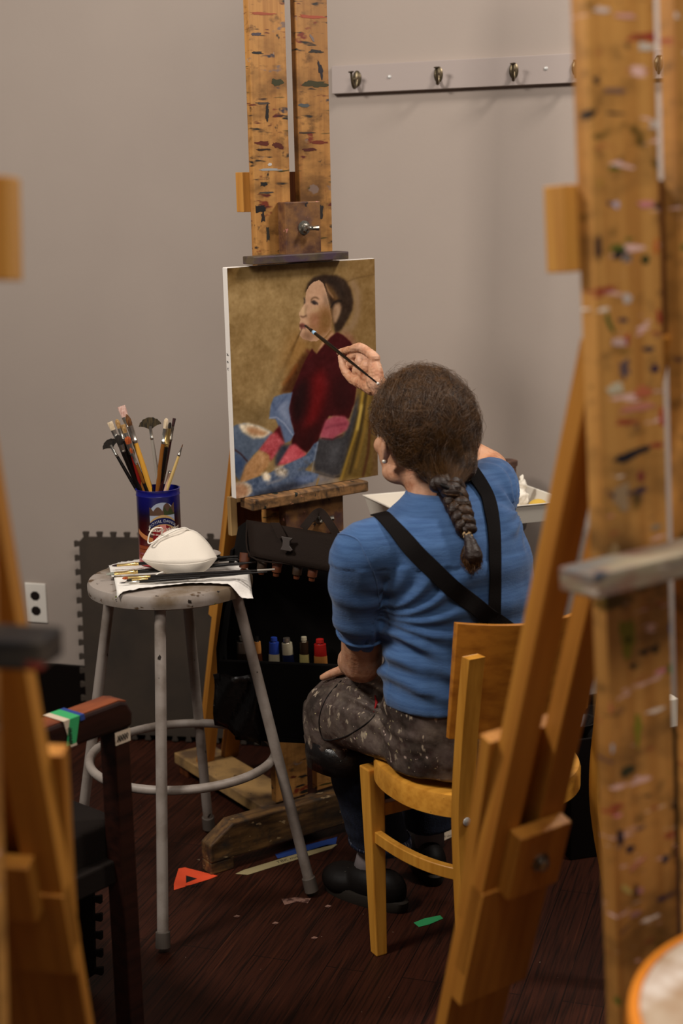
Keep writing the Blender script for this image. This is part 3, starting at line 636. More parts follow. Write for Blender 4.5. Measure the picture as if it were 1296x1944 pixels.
# long hair at front, sweater
paint([(672, 690), (625, 735), (565, 815), (520, 890), (480, 985), (470, 1005), (560, 992), (640, 900), (700, 770)], (70, 38, 14), 4)
stroke([(590, 800), (540, 880), (492, 935)], (140, 74, 24), 14, 3, .8)
paint([(780, 655), (820, 610), (862, 578), (905, 598), (955, 645), (985, 690), (1003, 800), (998, 930), (980, 1060), (942, 1172), (860, 1152), (805, 1152), (770, 1240), (725, 1330), (655, 1402), (552, 1345), (566, 1240), (528, 1150), (540, 1020), (590, 900), (640, 780), (690, 690), (722, 728)], (56, 8, 11), 1, tex=3)
paint([(690, 880), (770, 820), (800, 940), (760, 1100), (680, 1260), (610, 1340), (590, 1300), (660, 1160), (690, 1010)], (96, 10, 12), 8, .9, 3)
paint([(600, 920), (660, 900), (650, 1080), (600, 1220), (550, 1160), (556, 1020)], (26, 5, 7), 8, .85, 2)
paint([(850, 900), (960, 860), (970, 1060), (900, 1130), (830, 1080)], (40, 6, 8), 9, .8, 2)
paint([(560, 1240), (740, 1200), (700, 1350), (655, 1400), (552, 1345)], (38, 8, 9), 7, .7, 2)
stroke([(655, 700), (690, 735), (665, 760)], (80, 20, 22), 12, 2, .7)
# pink shirt at waist, denim flap
paint([(785, 1178), (840, 1150), (915, 1152), (948, 1195), (930, 1245), (830, 1310), (742, 1300), (760, 1240)], (150, 62, 76), 2)
stroke([(780, 1235), (850, 1215), (930, 1205)], (100, 34, 48), 9, 2, .7); stroke([(760, 1305), (830, 1312), (900, 1280)], (60, 26, 32), 7, 1)
paint([(430, 1022), (490, 1000), (560, 988), (532, 1100), (545, 1180), (572, 1272), (545, 1322), (502, 1338), (470, 1240), (442, 1172), (398, 1168), (408, 1080)], (78, 92, 120), 1)
paint([(450, 1090), (480, 1060), (532, 1040), (528, 1120), (556, 1260), (520, 1210), (480, 1150)], (112, 122, 146), 4, .8)
stroke([(400, 1166), (450, 1160), (500, 1200), (560, 1282)], (146, 152, 172), 6, 1, .8); stroke([(420, 1060), (440, 1110), (520, 1010)], (44, 58, 92), 8, 2, .7)
# jeans, cuffs, hand
paint([(134, 1262), (160, 1215), (230, 1200), (330, 1222), (425, 1265), (350, 1360), (290, 1420), (240, 1500), (200, 1600), (168, 1560), (140, 1420)], (76, 88, 106), 1)
paint([(150, 1400), (240, 1450), (205, 1560), (170, 1520)], (50, 68, 104), 6, .8)
paint([(188, 1210), (250, 1198), (330, 1218), (415, 1262), (360, 1300), (290, 1306), (215, 1262)], (194, 178, 150), 2, tex=14)
paint([(232, 1232), (290, 1226), (395, 1268), (350, 1288), (270, 1276)], (164, 116, 76), 3)
stroke([(158, 1378), (205, 1410), (250, 1462)], (52, 30, 32), 9, 1)
paint([(430, 1262), (470, 1212), (505, 1340), (440, 1330)], (74, 14, 20), 2)
paint([(328, 1385), (410, 1275), (450, 1262), (505, 1340), (462, 1400), (405, 1462), (380, 1405)], (158, 60, 66), 2, tex=8)
paint([(480, 1350), (560, 1345), (500, 1460), (440, 1500), (440, 1430)], (48, 50, 60), 3)
paint([(452, 1492), (540, 1352), (575, 1342), (658, 1412), (600, 1462), (520, 1480)], (172, 64, 72), 2, tex=8)
paint([(190, 1620), (236, 1485), (328, 1388), (402, 1420), (396, 1490), (350, 1545), (270, 1592)], (158, 112, 68), 2, tex=8)
stroke([(300, 1540), (340, 1480)], (104, 70, 40), 10, 2, .6)
paint([(138, 1640), (270, 1585), (400, 1540), (520, 1480), (650, 1420), (705, 1340), (738, 1322), (712, 1450), (640, 1520), (740, 1550), (700, 1600), (560, 1640), (380, 1700), (150, 1735)], (72, 85, 108), 1, tex=10)
paint([(280, 1690), (420, 1640), (560, 1600), (680, 1612), (560, 1650), (380, 1705)], (40, 44, 56), 4)
paint([(560, 1580), (700, 1552), (720, 1580), (620, 1610)], (84, 100, 136), 4, .8)
paint([(345, 1545), (380, 1530), (412, 1560), (400, 1596), (360, 1590)], (196, 178, 150), 2, tex=18)
paint([(430, 1510), (480, 1492), (530, 1525), (510, 1565), (450, 1560)], (172, 158, 140), 3, tex=26)
stroke([(380, 1615), (470, 1590), (530, 1550)], (150, 138, 128), 8, 2, .8); stroke([(640, 1460), (690, 1490), (600, 1520)], (70, 66, 60), 9, 2, .8); stroke([(730, 1330), (712, 1420), (690, 1530)], (130, 134, 140), 6, 1, .7)
paint([(140, 1612), (232, 1600), (275, 1625), (285, 1670), (250, 1700), (150, 1735)], (190, 172, 148), 2, tex=20)
paint([(142, 1622), (215, 1612), (255, 1645), (248, 1690), (150, 1730)], (176, 130, 96), 3, tex=8)
g_ = IMG.mean(-1, keepdims=True); IMG = g_+(IMG-g_)*.88; IMG = np.clip(IMG, 2, 250)/255.
LIN = np.where(IMG <= .04045, IMG/12.92, ((IMG+.055)/1.055)**2.4); LIN = 1.62*LIN*LIN/(LIN+.006)
pv = np.stack([GX, np.zeros_like(GX)-.0002, GY], -1).reshape(-1, 3)
pf = [(j*NX+i, j*NX+i+1, (j+1)*NX+i+1, (j+1)*NX+i) for j in range(NY-1) for i in range(NX-1)]
pm = bpy.data.meshes.new('painted_face'); pm.from_pydata(pv.tolist(), [], pf); pm.update()
ca = pm.color_attributes.new('paint', 'FLOAT_COLOR', 'POINT')
ca.data.foreach_set('color', np.concatenate([LIN.reshape(-1, 3), np.ones((NX*NY, 1))], 1).ravel().astype(np.float32))
mp_ = bpy.data.materials.new('oil_painting'); mp_.use_nodes = True; nt = mp_.node_tree; b_ = nt.nodes['Principled BSDF']; at_ = nt.nodes.new('ShaderNodeAttribute'); at_.attribute_name = 'paint'
nt.links.new(at_.outputs['Color'], b_.inputs['Base Color']); b_.inputs['Roughness'].default_value = .5; b_.inputs['Specular IOR Level'].default_value = .25
obj('painted_face', pm, mp_, cv, F1, label='portrait of a seated woman in dark red sweater and torn jeans')
# handwriting on the canvas edge
for s_, z_ in (('k', .335), ('a', .318), ('u', .302)):
    vs, fs = text_polys(s_, .014); mb = MB(); mb.add([V3((-CW/2-.0006, .010-v.y+.005, z_+v.x)) for v in vs], fs); obj('handwriting', mb, M['ink'], cv, F1)

# small bare canvas behind the easel
sc_ = empty('small_stretcher_frame', at(475, 1030, 3.50), 'small pale wooden canvas stretcher tucked behind the easel uprights', 'canvas stretcher')
SF = F1 @ Matrix.Translation(V3((-.012, .10, -.115)))
for b4 in ((-.15, -.132, 0, .095), (.132, .15, 0, .095), (-.132, .132, .08, .095), (-.132, .132, 0, .015)):
    obj('stretcher_bar', MB().box(b4[0], b4[1], 0, .016, b4[2]-.0, b4[3]), M['pale_wood'], sc_, SF, bevel=.001)
obj('back_cloth', MB().box(-.131, .131, .012, .0155, .0155, .0795), M['brown_wood'], sc_, SF)

# ================================================================== STOOL
def stool(x, y, z, r, spread, rot, label, name='metal_stool', top=M['stool_top'], leg_m=M['stool'], ring_z=.30, feet=None, ringc=None):
    s = empty(name, (x, y, 0), label, 'stool'); 
    prof = [(.001, -.034), (r-.012, -.034), (r-.002, -.030), (r, -.020), (r, -.010), (r-.004, -.002), (r-.012, .0), (.001, .0)]
    obj('seat', MB().lathe(prof, 64, (x, y, z)), top, s, smooth=40)
    for k in range(4):
        a = rot+k*math.pi/2; c_, s_ = math.cos(a), math.sin(a)
        p1 = V3((x+c_*spread, y+s_*spread, .012)) if feet is None else V3((feet[k][0], feet[k][1], .012))
        dr = V3((p1.x-x, p1.y-y, 0)).normalized(); p0 = V3((x+dr.x*(r-.035), y+dr.y*(r-.035), z-.03))
        lg = obj('leg', MB().tube([p0, p1], .0125, 16), leg_m, s, smooth=40)
        d = (p1-p0).normalized(); obj('rubber_foot', MB().tube([p1-d*.035, p1-d*.033, p1+d*.0], [.0135, .0158, .0165], 16), M['rubber'], lg, smooth=40)
    rr = (r-.035)+(spread-(r-.035))*((z-.03-ring_z)/(z-.04))-.004
    rc = (x, y) if ringc is None else ringc[:2]; rr = rr if ringc is None else ringc[2]
    obj('foot_ring', MB().tube([(rc[0]+rr*math.cos(t), rc[1]+rr*math.sin(t), ring_z) for t in [2*math.pi*i/72 for i in range(72)]], .0105, 14, closed=True), leg_m, s, smooth=True)
    return s
SX, SY, SR = -.392, 3.142, .187
stool(SX, SY, .76, SR, .315, R(-96), 'tall grey metal stool with paint-stained round seat beside the easel', ring_z=.325, feet=((-.405, 2.828), (-.088, 3.08), (-.36, 3.45), (-.665, 3.24)), ringc=(-.383, 3.155, .216))

# paper towels on the stool
def drape(px_corners, z, nx, ny, label, seed, bow=0):
    c = [atz(*p, z) for p in px_corners]; mb = MB(); vs = []
    for j in range(ny+1):
        for i in range(nx+1):
            u, v = i/nx, j/ny; p = (c[0]*(1-u)+c[1]*u)*(1-v)+(c[3]*(1-u)+c[2]*u)*v; p.y += bow*v*math.sin(math.pi*u)
            r = math.hypot(p.x-SX, p.y-SY); zz = z+.0022*noise.noise(V3((p.x*22+seed, p.y*22, 0)))+.0012*noise.noise(V3((p.x*60, p.y*60, seed)))+.0022
            zz += .0006*math.sin(i*2.1)*math.sin(j*1.9)
            if r > SR-.004: zz -= min((r-SR+.004)*1.1, .03)
            vs.append(V3((p.x, p.y, zz)))
    fs = [(j*(nx+1)+i, j*(nx+1)+i+1, (j+1)*(nx+1)+i+1, (j+1)*(nx+1)+i) for j in range(ny) for i in range(nx)]
    mb.add(vs, fs); o = obj('paper_towel', mb, M['paper'], smooth=True); sd = o.modifiers.new('s', 'SOLIDIFY'); sd.thickness = .0012; sd.offset = 1
    return tag(o, label, 'paper towel')
drape([(203, 1058), (447, 1044), (476, 1104), (212, 1098)], .761, 40, 22, 'white paper towel under the face mask at the back of the stool', 2)
drape([(214, 1086), (468, 1076), (480, 1114), (222, 1127)], .7645, 46, 24, 'white paper towel hanging over the front rim of the stool', 5, .05)

# ---- brushes
def brush(p_tip, p_end, bl, fl, bw, ft, hr, mb_, mf, mh, label, group=None, kind='flat', tip_mat=None, fdir=None, endr=.55):
    """p_tip bristle tip, p_end handle end. bl bristle length, fl ferrule length, bw half width, ft half thickness, hr handle radius"""
    p_tip, p_end = V3(p_tip), V3(p_end); d = (p_end-p_tip).normalized(); L = (p_end-p_tip).length
    e = empty('paintbrush', p_end if p_end.z < p_tip.z else p_tip, label, 'paintbrush', group)
    v = CAM-p_tip; x = d.cross(v).normalized() if fdir is None else (V3(fdir)-d*V3(fdir).dot(d)).normalized()
    b0 = p_tip; b1 = p_tip+d*bl; f1 = b1+d*fl; fs_ = b1-d*(.010 if kind == 'fan' else 0)
    n = 14
    def sweep(ts, ws, hs, a, b): return MB().tube([a+(b-a)*t for t in ts], [(w, h) for w, h in zip(ws, hs)], n, fdir=x)
    if kind == 'flat': q = sweep([0, .5, 1.05], [bw*1.05, bw, bw*.85], [ft*.35, ft*.8, ft], b0, b1)
    elif kind == 'round': q = sweep([0, .15, .45, .8, 1.05], [ft*.1, ft*.5, ft*1.0, ft*1.05, ft*.8], [ft*.1, ft*.5, ft*1.0, ft*1.05, ft*.8], b0, b1)
    elif kind == 'filbert': q = sweep([0, .12, .4, 1.05], [bw*.25, bw*.75, bw, bw*.85], [ft*.3, ft*.6, ft, ft], b0, b1)
    elif kind == 'fan':
        q = MB(); y = d.cross(x); k = 15; rows = []
        for j in range(6):
            t = j/5; 
            for i in range(k):
                a = (i/(k-1)-.5)*2.3*(.7+.3*t)
                rr = .0045+bl*t*(.92+.08*math.cos(a*1.2)+.03*math.sin(i*2.7)); p = b1-d*(rr*math.cos(a))+x*(rr*math.sin(a))
                q.v.append(p+y*(ft*.5*(1-.75*t)))
        for j in range(6):
            for i in range(k): q.v.append(q.v[j*k+i]-y*(ft*(1-.75*j/5)))
        T = 6*k
        for j in range(5):
            for i in range(k-1):
                q.f.append((j*k+i, j*k+i+1, (j+1)*k+i+1, (j+1)*k+i)); q.f.append((T+j*k+i, T+(j+1)*k+i, T+(j+1)*k+i+1, T+j*k+i+1))
            q.f.append((j*k, (j+1)*k, T+(j+1)*k, T+j*k)); q.f.append((j*k+k-1, T+j*k+k-1, T+(j+1)*k+k-1, (j+1)*k+k-1))
        for i in range(k-1): q.f.append((5*k+i, 5*k+i+1, T+5*k+i+1, T+5*k+i)); q.f.append((i, T+i, T+i+1, i+1))
    obj('bristles', q, mb_, e, smooth=50)
    fw = bw if kind in ('flat', 'filbert') else (ft*1.15 if kind == 'round' else hr*1.1)
    obj('ferrule', sweep([0, .35, .8, .82, .88, .90, 1], [fw*.95, fw*.7+hr*.3, hr*1.06, hr*1.2, hr*1.2, hr*1.06, hr*1.05], [max(ft, hr*.5)*1.1, max(ft, hr*.8), hr*1.06, hr*1.2, hr*1.2, hr*1.06, hr*1.05], fs_, f1), mf, e, smooth=50)
    hd = MB().tube([f1+(p_end-f1)*t for t in (-.01, .08, .25, .6, .96, 1)], [hr, hr*1.15, hr*1.3, hr*.95, hr*endr, hr*endr*.6], 12)
    h = obj('handle', hd, mh, e, smooth=50)
    if tip_mat:
        a = f1+(p_end-f1)*.86; obj('handle_tip', MB().tube([a, p_end+d*.0005], [hr*.78, hr*endr*1.1], 12), tip_mat, h, smooth=50)
    return e
# ---- tin
TC = V3((-.425, 3.247, .7665)); TR, TH = .0500, .178
tin = empty('biscuit_tin', TC, 'tall blue and red wafer biscuit tin full of paintbrushes on the stool', 'tin')
def tin_mat():
    m = bpy.data.materials.new('printed_tin'); m.use_nodes = True; nt = m.node_tree; N = nt.nodes; L = nt.links; b = N['Principled BSDF']; b.inputs['Roughness'].default_value = .28
    tc = N.new('ShaderNodeTexCoord'); sp = N.new('ShaderNodeSeparateXYZ'); L.new(tc.outputs['Object'], sp.inputs[0]); rp = N.new('ShaderNodeValToRGB')
    mr = N.new('ShaderNodeMapRange'); mr.inputs[1].default_value = 0; mr.inputs[2].default_value = TH; L.new(sp.outputs[2], mr.inputs[0]); L.new(mr.outputs[0], rp.inputs[0])
    el = rp.color_ramp.elements; el[0].position = 0; el[0].color = col(190, 50, 60); el[1].position = 1; el[1].color = col(18, 20, 110)
    for p, c in ((.12, col(140, 20, 30)), (.3, col(76, 8, 12)), (.58, col(48, 6, 12)), (.68, col(20, 10, 40)), (.78, col(14, 14, 84))): x = el.new(p); x.color = c
    L.new(rp.outputs[0], b.inputs['Base Color']); return m
obj('can', MB().lathe([(.001, .001), (TR-.001, .001), (TR, .003), (TR, TH-.016), (TR+.0012, TH-.014), (TR+.0004, TH-.012), (TR+.0004, TH-.002), (TR+.0018, TH), (TR-.0012, TH+.0003), (TR-.0016, TH-.004), (TR-.0016, .006), (.001, .006)], 64, TC), tin_mat(), tin, smooth=35)
tv = math.atan2((CAM-TC).y, (CAM-TC).x)      # the printed panel faces a little right of the camera
def on_tin(mb_pts, a0, z0, off=.0006): return [TC+V3(((TR+off)*math.cos(tv+a0+p.x/TR), (TR+off)*math.sin(tv+a0+p.x/TR), z0+p.y)) for p in mb_pts]
def sub(vs, fs): return vs, fs
def tin_patch(poly, a0, z0, m, name, off, n=10):
    """convex-ish strip: list of (x, ylow, yhigh)"""
    mb = MB(); vs = []
    for x, a, b in poly: vs += [V3((x, a, 0)), V3((x, b, 0))]
    mb.add(on_tin(vs, a0, z0, off), [(2*i, 2*i+2, 2*i+3, 2*i+1) for i in range(len(poly)-1)]); return obj(name, mb, m, tin)
xs = [(-.030+i*.003) for i in range(21)]
arch = lambda x: .030*math.sqrt(max(0, 1-(x/.031)**2))
mlab = lambda n, *c: mat('tin_print_'+n, col(*c), .3)
A0 = .17
tin_patch([(x, -.030, .004+arch(x)) for x in xs], A0, .118, mlab('sky', 150, 156, 170), 'printed_picture', .0004)
tin_patch([(x, .004, .012+.010*abs(math.sin(x*150))+(.010 if x > 0 else .002)) for x in xs], A0, .118, mlab('houses', 84, 62, 50), 'printed_houses', .0005)
tin_patch([(x, .004, max(.005, .6*arch(x-.006)+.006*math.sin(x*400))) for x in xs if x > .002], A0, .118, mlab('tree', 54, 60, 34), 'printed_tree', .0006)
tin_patch([(x, -.034, .005-18*x*x) for x in xs], A0, .118, mlab('square', 172, 140, 92), 'printed_square', .00065)
tin_patch([(x, -.016-14*x*x, -.001-14*x*x) for x in xs], A0, .118, mlab('banner', 20, 24, 70), 'printed_banner', .0008)
tin_patch([(x*.8, -.055, -.018-14*x*x) for x in xs], A0, .118, mlab('red', 120, 18, 26), 'printed_red_field', .0009)
tin_patch([(x*.22, -.048, -.018) for x in xs], A0, .118, mlab('glow', 190, 120, 110), 'printed_shine', .00095)
def tin_text(s, size, a0, z0, m, shear=0, arc=0, bold=0):
    vs, fs = text_polys(s, size, shear, bold); vs = [V3((v.x, v.y-arc*v.x*v.x, 0)) for v in vs]; mb = MB(); mb.add(on_tin(vs, a0, z0, .0013), fs); obj('lettering', mb, m, tin)
tin_text('ROYAL DANSK', .0098, A0, .106, mlab('silver', 170, 170, 176), 0, 14)
tin_text('Luxury Wafers', .0125, A0+.06, .0835, mlab('cream', 226, 214, 196), .45, -3, .0002)
tin_text('With chocolate creme filling', .0062, A0+.06, .0745, mlab('cream2', 220, 200, 184), 0, -3, .0001)
xb = [(-.07+i*.004) for i in range(36)]
tin_patch([(x, 4*(x-.005)**2-.005, 4*(x-.005)**2+.006) for x in xb], A0, .060, mlab('wafer', 176, 112, 66), 'printed_wafer', .0007)
tin_patch([(x, 4*(x-.005)**2-.0072, 4*(x-.005)**2-.005) for x in xb], A0, .060, mlab('wafer_dark', 90, 44, 22), 'printed_wafer_edge', .0007)
for z_, x1 in ((.036, .2), (.022, .5), (.045, .7)):
    tin_patch([(x, -.0035, .0045) for x in xb if x < -.07+.14*x1+.03], A0, z_, mlab('wafer2', 124, 58, 30), 'printed_wafer', .0007)
def tb(tip, rim, dy_tip, *a, **k):
    """brush standing in the tin: pixel of its tip and of where it passes the rim"""
    t = at(tip[0], tip[1], TC.y+dy_tip); r = at(rim[0], rim[1], TC.y-.0+k.pop('dyr', 0)); d = (r-t).normalized()
    s = (TC.z+.012-t.z)/d.z; e = t+d*s; h = math.hypot(e.x-TC.x, e.y-TC.y)
    if h > TR-.008: e = V3((TC.x+(e.x-TC.x)*(TR-.008)/h, TC.y+(e.y-TC.y)*(TR-.008)/h, e.z))
    # keep the shaft inside the rim
    zr = TC.z+TH; t_ = (zr-e.z)/(t.z-e.z); q = e+(t-e)*t_; h = math.hypot(q.x-TC.x, q.y-TC.y)
    if h > TR-.006:
        q2 = V3((TC.x+(q.x-TC.x)*(TR-.006)/h, TC.y+(q.y-TC.y)*(TR-.006)/h, q.z)); e = t+(q2-t)*((e.z-t.z)/(q2.z-t.z))
        h = math.hypot(e.x-TC.x, e.y-TC.y)
        if h > TR-.008: e = V3((TC.x+(e.x-TC.x)*(TR-.008)/h, TC.y+(e.y-TC.y)*(TR-.008)/h, e.z))
    return brush(t, e, *a, group='paintbrushes standing in the tin', **k)
tb((230, 771), (286, 912), .02, .026, .03, .0088, .003, .0042, M['b_pink'], M['silver'], M['black_lacquer'], 'widest pale pink-bristled flat brush, tallest in the tin')
tb((240, 786), (281, 915), -.005, .028, .042, .006, .0062, .0052, M['b_brown'], M['silver'], M['yellow_handle'], 'thick round brown-bristled brush with yellow handle in the tin', kind='round')
tb((208, 801), (252, 915), -.01, .020, .024, .0062, .0028, .0042, M['b_cream'], M['silver'], M['black_lacquer'], 'leftmost cream-bristled flat brush with black handle in the tin')
tb((221, 796), (262, 915), .015, .022, .03, .0055, .0035, .0038, M['b_tan'], M['silver'], M['black_lacquer'], 'tan filbert brush between the cream and pink-bristled brushes in the tin', kind='filbert')
tb((233, 806), (268, 915), .01, .020, .028, .0055, .0032, .0036, M['b_tan'], M['silver'], M['brown_handle'], 'shorter tan flat brush with brown handle in the tin')
tb((206, 838), (256, 912), .02, .020, .02, .002, .003, .0034, M['b_dark'], M['silver'], M['black_lacquer'], 'small black fan brush at the far left of the tin', kind='fan')
tb((222, 826), (258, 915), -.015, .024, .018, .008, .005, .0046, M['b_dark'], M['silver'], M['black_lacquer'], 'fluffy black mop brush low at the left of the tin', kind='filbert')
tb((241, 829), (266, 915), -.018, .017, .03, .0075, .004, .0040, M['b_orange'], M['silver'], M['red_handle'], 'orange-bristled filbert brush with dark red handle in the tin', kind='filbert')
tb((241, 838), (272, 915), .006, .022, .02, .0085, .005, .0042, M['b_dark'], M['silver'], M['black_lacquer'], 'black-bristled round brush behind the orange one in the tin', kind='filbert')
tb((247, 851), (274, 916), -.02, .012, .03, .0035, .0025, .0030, M['b_orange'], M['silver'], M['brown_handle'], 'smallest orange-tipped brush with brown handle in the tin', kind='filbert')
tb((283, 796), (300, 912), -.004, .026, .022, .002, .0035, .0036, M['b_fan'], M['silver'], M['grey_handle'], 'large dark fan brush at the middle of the tin', kind='fan')
tb((316, 794), (302, 914), -.006, .024, .036, .0055, .004, .0056, M['b_cream'], M['silver'], M['brown_handle'], 'cream round-bristled brush with brown handle in the tin', kind='filbert')
tb((331, 794), (308, 912), .012, .019, .036, .0036, .0028, .0042, M['b_maroon'], M['steel'], M['wine_handle'], 'tall brush with square black-brown bristles right in the tin')
tb((323, 802), (306, 914), -.012, .014, .044, .0038, .003, .0046, M['b_dark'], M['gold'], M['black_lacquer'], 'black-handled filbert brush with two ferrule rings in the tin', kind='filbert')
tb((347, 843), (322, 914), -.004, .008, .022, .0012, .0012, .0030, M['b_brown'], M['steel'], M['natural_handle'], 'thin liner brush with pale handle, rightmost in the tin', kind='round')
tb((323, 893), (315, 914), .01, .001, .006, .003, .003, .0036, M['b_pink'], M['silver'], mat('pale_pink_handle', col(176, 142, 124), .5), 'short pinkish handle end with a black mark in the tin', kind='round')

# ---- brushes lying on the stool
def lb(t, e, zt, ze, *a, **k): return brush(atz(*t, zt), atz(*e, ze), *a, group='paintbrushes lying on the stool', fdir=(.2, 1, 0), **k)
lb((213, 1074), (489, 1053), .7755, .790, .011, .050, .0055, .0028, .0038, M['b_maroon'], M['gold'], M['black_lacquer'], 'maroon-bristled flat brush lying furthest back on the towel', tip_mat=M['grey_handle'])
lb((202, 1090), (503, 1066), .7755, .787, .018, .052, .0085, .0035, .0045, M['b_grey'], M['gold'], M['black_lacquer'], 'wide grey-bristled flat brush with gold ferrule on the towel')
lb((232, 1098), (521, 1081), .7765, .790, .013, .050, .0048, .0032, .0036, M['b_orange'], M['gold'], M['black_lacquer'], 'orange-bristled filbert brush with grey-tipped handle on the towel', kind='filbert', tip_mat=M['grey_handle'])
lb((240, 1102), (507, 1086), .7755, .786, .012, .036, .0042, .0030, .0034, M['b_dark'], M['gold'], M['black_lacquer'], 'dark filbert brush lying beside the orange-bristled one', kind='filbert')
lb((226, 1107), (452, 1091), .7745, .780, .014, .030, .0016, .0014, .0030, M['b_dark'], M['silver'], M['black_lacquer'], 'thin pointed liner brush nearest the front of the stool', kind='round')
lb((360, 1066), (478, 1060), .7745, .784, .010, .03, .004, .003, .0034, M['b_dark'], M['silver'], M['black_lacquer'], 'black-handled brush mostly hidden behind the face mask', kind='round')

# ---- face mask
mk = empty('face_mask', atz(345, 1088, .77), 'white folded cup face mask with ear loops leaning on the stool', 'face mask')
def Pm(px, py, Y): return at(px, py, Y)
arcT = [(270, 1062), (283, 1040), (303, 1018), (326, 1006), (348, 1004), (372, 1010), (392, 1028), (405, 1046), (411, 1059)]
fold = [(270, 1062), (286, 1066), (306, 1069), (330, 1070), (350, 1070), (372, 1068), (390, 1065), (402, 1061), (411, 1059)]
arcB = [(270, 1062), (285, 1073), (303, 1083), (325, 1090), (350, 1091), (372, 1090), (390, 1082), (402, 1071), (411, 1059)]
def arc_pts(a, Ys): return smoothpts([Pm(x, y, Y) for (x, y), Y in zip(a, Ys)], 4)
Yt = [3.10, 3.115, 3.13, 3.14, 3.145, 3.14, 3.13, 3.115, 3.10]; Yf = [3.10, 3.085, 3.07, 3.065, 3.065, 3.065, 3.07, 3.085, 3.10]; Yb = [3.10, 3.09, 3.082, 3.075, 3.07, 3.072, 3.08, 3.09, 3.10]
T_, F_, B_ = arc_pts(arcT, Yt), arc_pts(fold, Yf), arc_pts(arcB, Yb)
def panel(a, b, bulge, name, label=None):
    n = 8; vs = []; k = len(a)
    for j in range(n+1):
        t = j/n
        for i in range(k):
            p = a[i]*(1-t)+b[i]*t; s = math.sin(math.pi*i/(k-1)); tow = (CAM-p).normalized(); vs.append(p+tow*(bulge*math.sin(math.pi*t)*s+.0009*noise.noise(p*60)*s))
    mb = MB().add(vs, [(j*k+i, j*k+i+1, (j+1)*k+i+1, (j+1)*k+i) for j in range(n) for i in range(k-1)]); o = obj(name, mb, M['mask'], mk, smooth=True); sd = o.modifiers.new('s', 'SOLIDIFY'); sd.thickness = .0012; return o
panel(T_, F_, .004, 'upper_panel'); panel(F_, B_, .003, 'lower_panel')
obj('edge_seam', MB().tube(T_+B_[::-1][1:-1], .0013, 8, closed=True), M['elastic'], mk, smooth=True)
l1 = smoothpts([Pm(*p) for p in ((306, 1017, 3.13), (308, 1004, 3.115), (300, 1002, 3.11), (290, 1005, 3.11), (283, 1016, 3.105), (281, 1030, 3.105), (287, 1031, 3.10), (300, 1024, 3.11), (330, 1008, 3.12), (350, 1002, 3.135), (362, 1008, 3.14))], 5)
l2 = smoothpts([Pm(*p) for p in ((310, 1086, 3.07), (300, 1089, 3.065), (290, 1098, 3.055), (288, 1106, 3.045), (305, 1104, 3.045), (330, 1099, 3.05), (355, 1099, 3.05), (364, 1095, 3.055), (364, 1088, 3.07))], 5)
l2 = [V3((p.x, p.y, max(p.z, .7735))) for p in l2]
obj('ear_loop', MB().tube(l1, .0016, 8), M['elastic'], mk, smooth=True); obj('ear_loop', MB().tube(l2, .0016, 8), M['elastic'], mk, smooth=True)

# ---- stack of shallow dishes behind the mask
for i, (px, py, lab) in enumerate(((402, 1051, 'shallow grey paint dish, lowest of the nested stack behind the mask'), (401, 1042, 'shallow grey paint dish in the middle of the stack behind the mask'), (399, 1033, 'shallow grey paint dish, topmost of the stack behind the mask'))):
    c = V3((-.315, 3.215, .7665+.009*i)); rr = .031
    d_ = MB().lathe([(.001, 0), (rr*.7, 0), (rr, .012), (rr+.0015, .012), (rr*.75, .0025), (.001, .0025)], 36, c, (.05*i, -.03, 1)); tag(obj('paint_dish', d_, M['stool'], smooth=40), lab, 'dish', 'paint dishes stacked behind the mask')

# ================================================================== BAG with paint tubes
bagL, bagR = V3((-.262, 3.235, 0)), V3((.075, 3.165, 0)); bx = (bagR-bagL).normalized(); by = V3((-bx.y, bx.x, 0))
BF = Matrix(((bx.x, by.x, 0, bagL.x), (bx.y, by.y, 0, bagL.y), (0, 0, 1, 0), (0, 0, 0, 1))); BW = (bagR-bagL).length
bag = empty('art_supply_bag', BF @ V3((BW/2, 0, .36)), 'open black nylon art bag hanging on the easel with paint tubes inside', 'bag'); bag.matrix_basis = Matrix.Translation(BF @ V3((BW/2, 0, .36)))
bk = MB(); bk.prism([(0.012, .80), (BW, .80), (BW, .34), (.02, .34), (-.035, .42), (-.035, .56)], .045, .058); obj('back_panel', bk, M['bag_in'], bag, BF, bevel=.004)
pk = MB(); pk.prism([(-.035, .533), (BW, .533), (BW, .345), (.02, .345), (-.035, .42)], -.018, -.008); obj('front_pocket', pk, M['bag_in'], bag, BF, bevel=.004)
obj('bag_floor', MB().box(0, BW, -.018, .05, .335, .348), M['bag_in'], bag, BF, bevel=.003)
obj('side_panel', MB().prism([(-.038, .42), (-.038, .56), (.006, .80), (.012, .80), (-.03, .56), (-.03, .42)], -.015, .05), M['bag_in'], bag, BF)
# plastic-like lower skirt at left
sk = MB(); vs = []
for j in range(9):
    for i in range(9):
        u, v = i/8, j/8; p = BF @ V3((-.045+.11*u, -.026+.012*math.sin(u*9+v*6), .50-.175*v-.05*(1-u)*(-1)*v)); vs.append(p)
sk.add(vs, [(j*9+i, j*9+i+1, (j+1)*9+i+1, (j+1)*9+i) for j in range(8) for i in range(8)]); o = obj('plastic_lining', sk, M['apron_hem'], bag, smooth=True); o.modifiers.new('s', 'SOLIDIFY').thickness = .0015
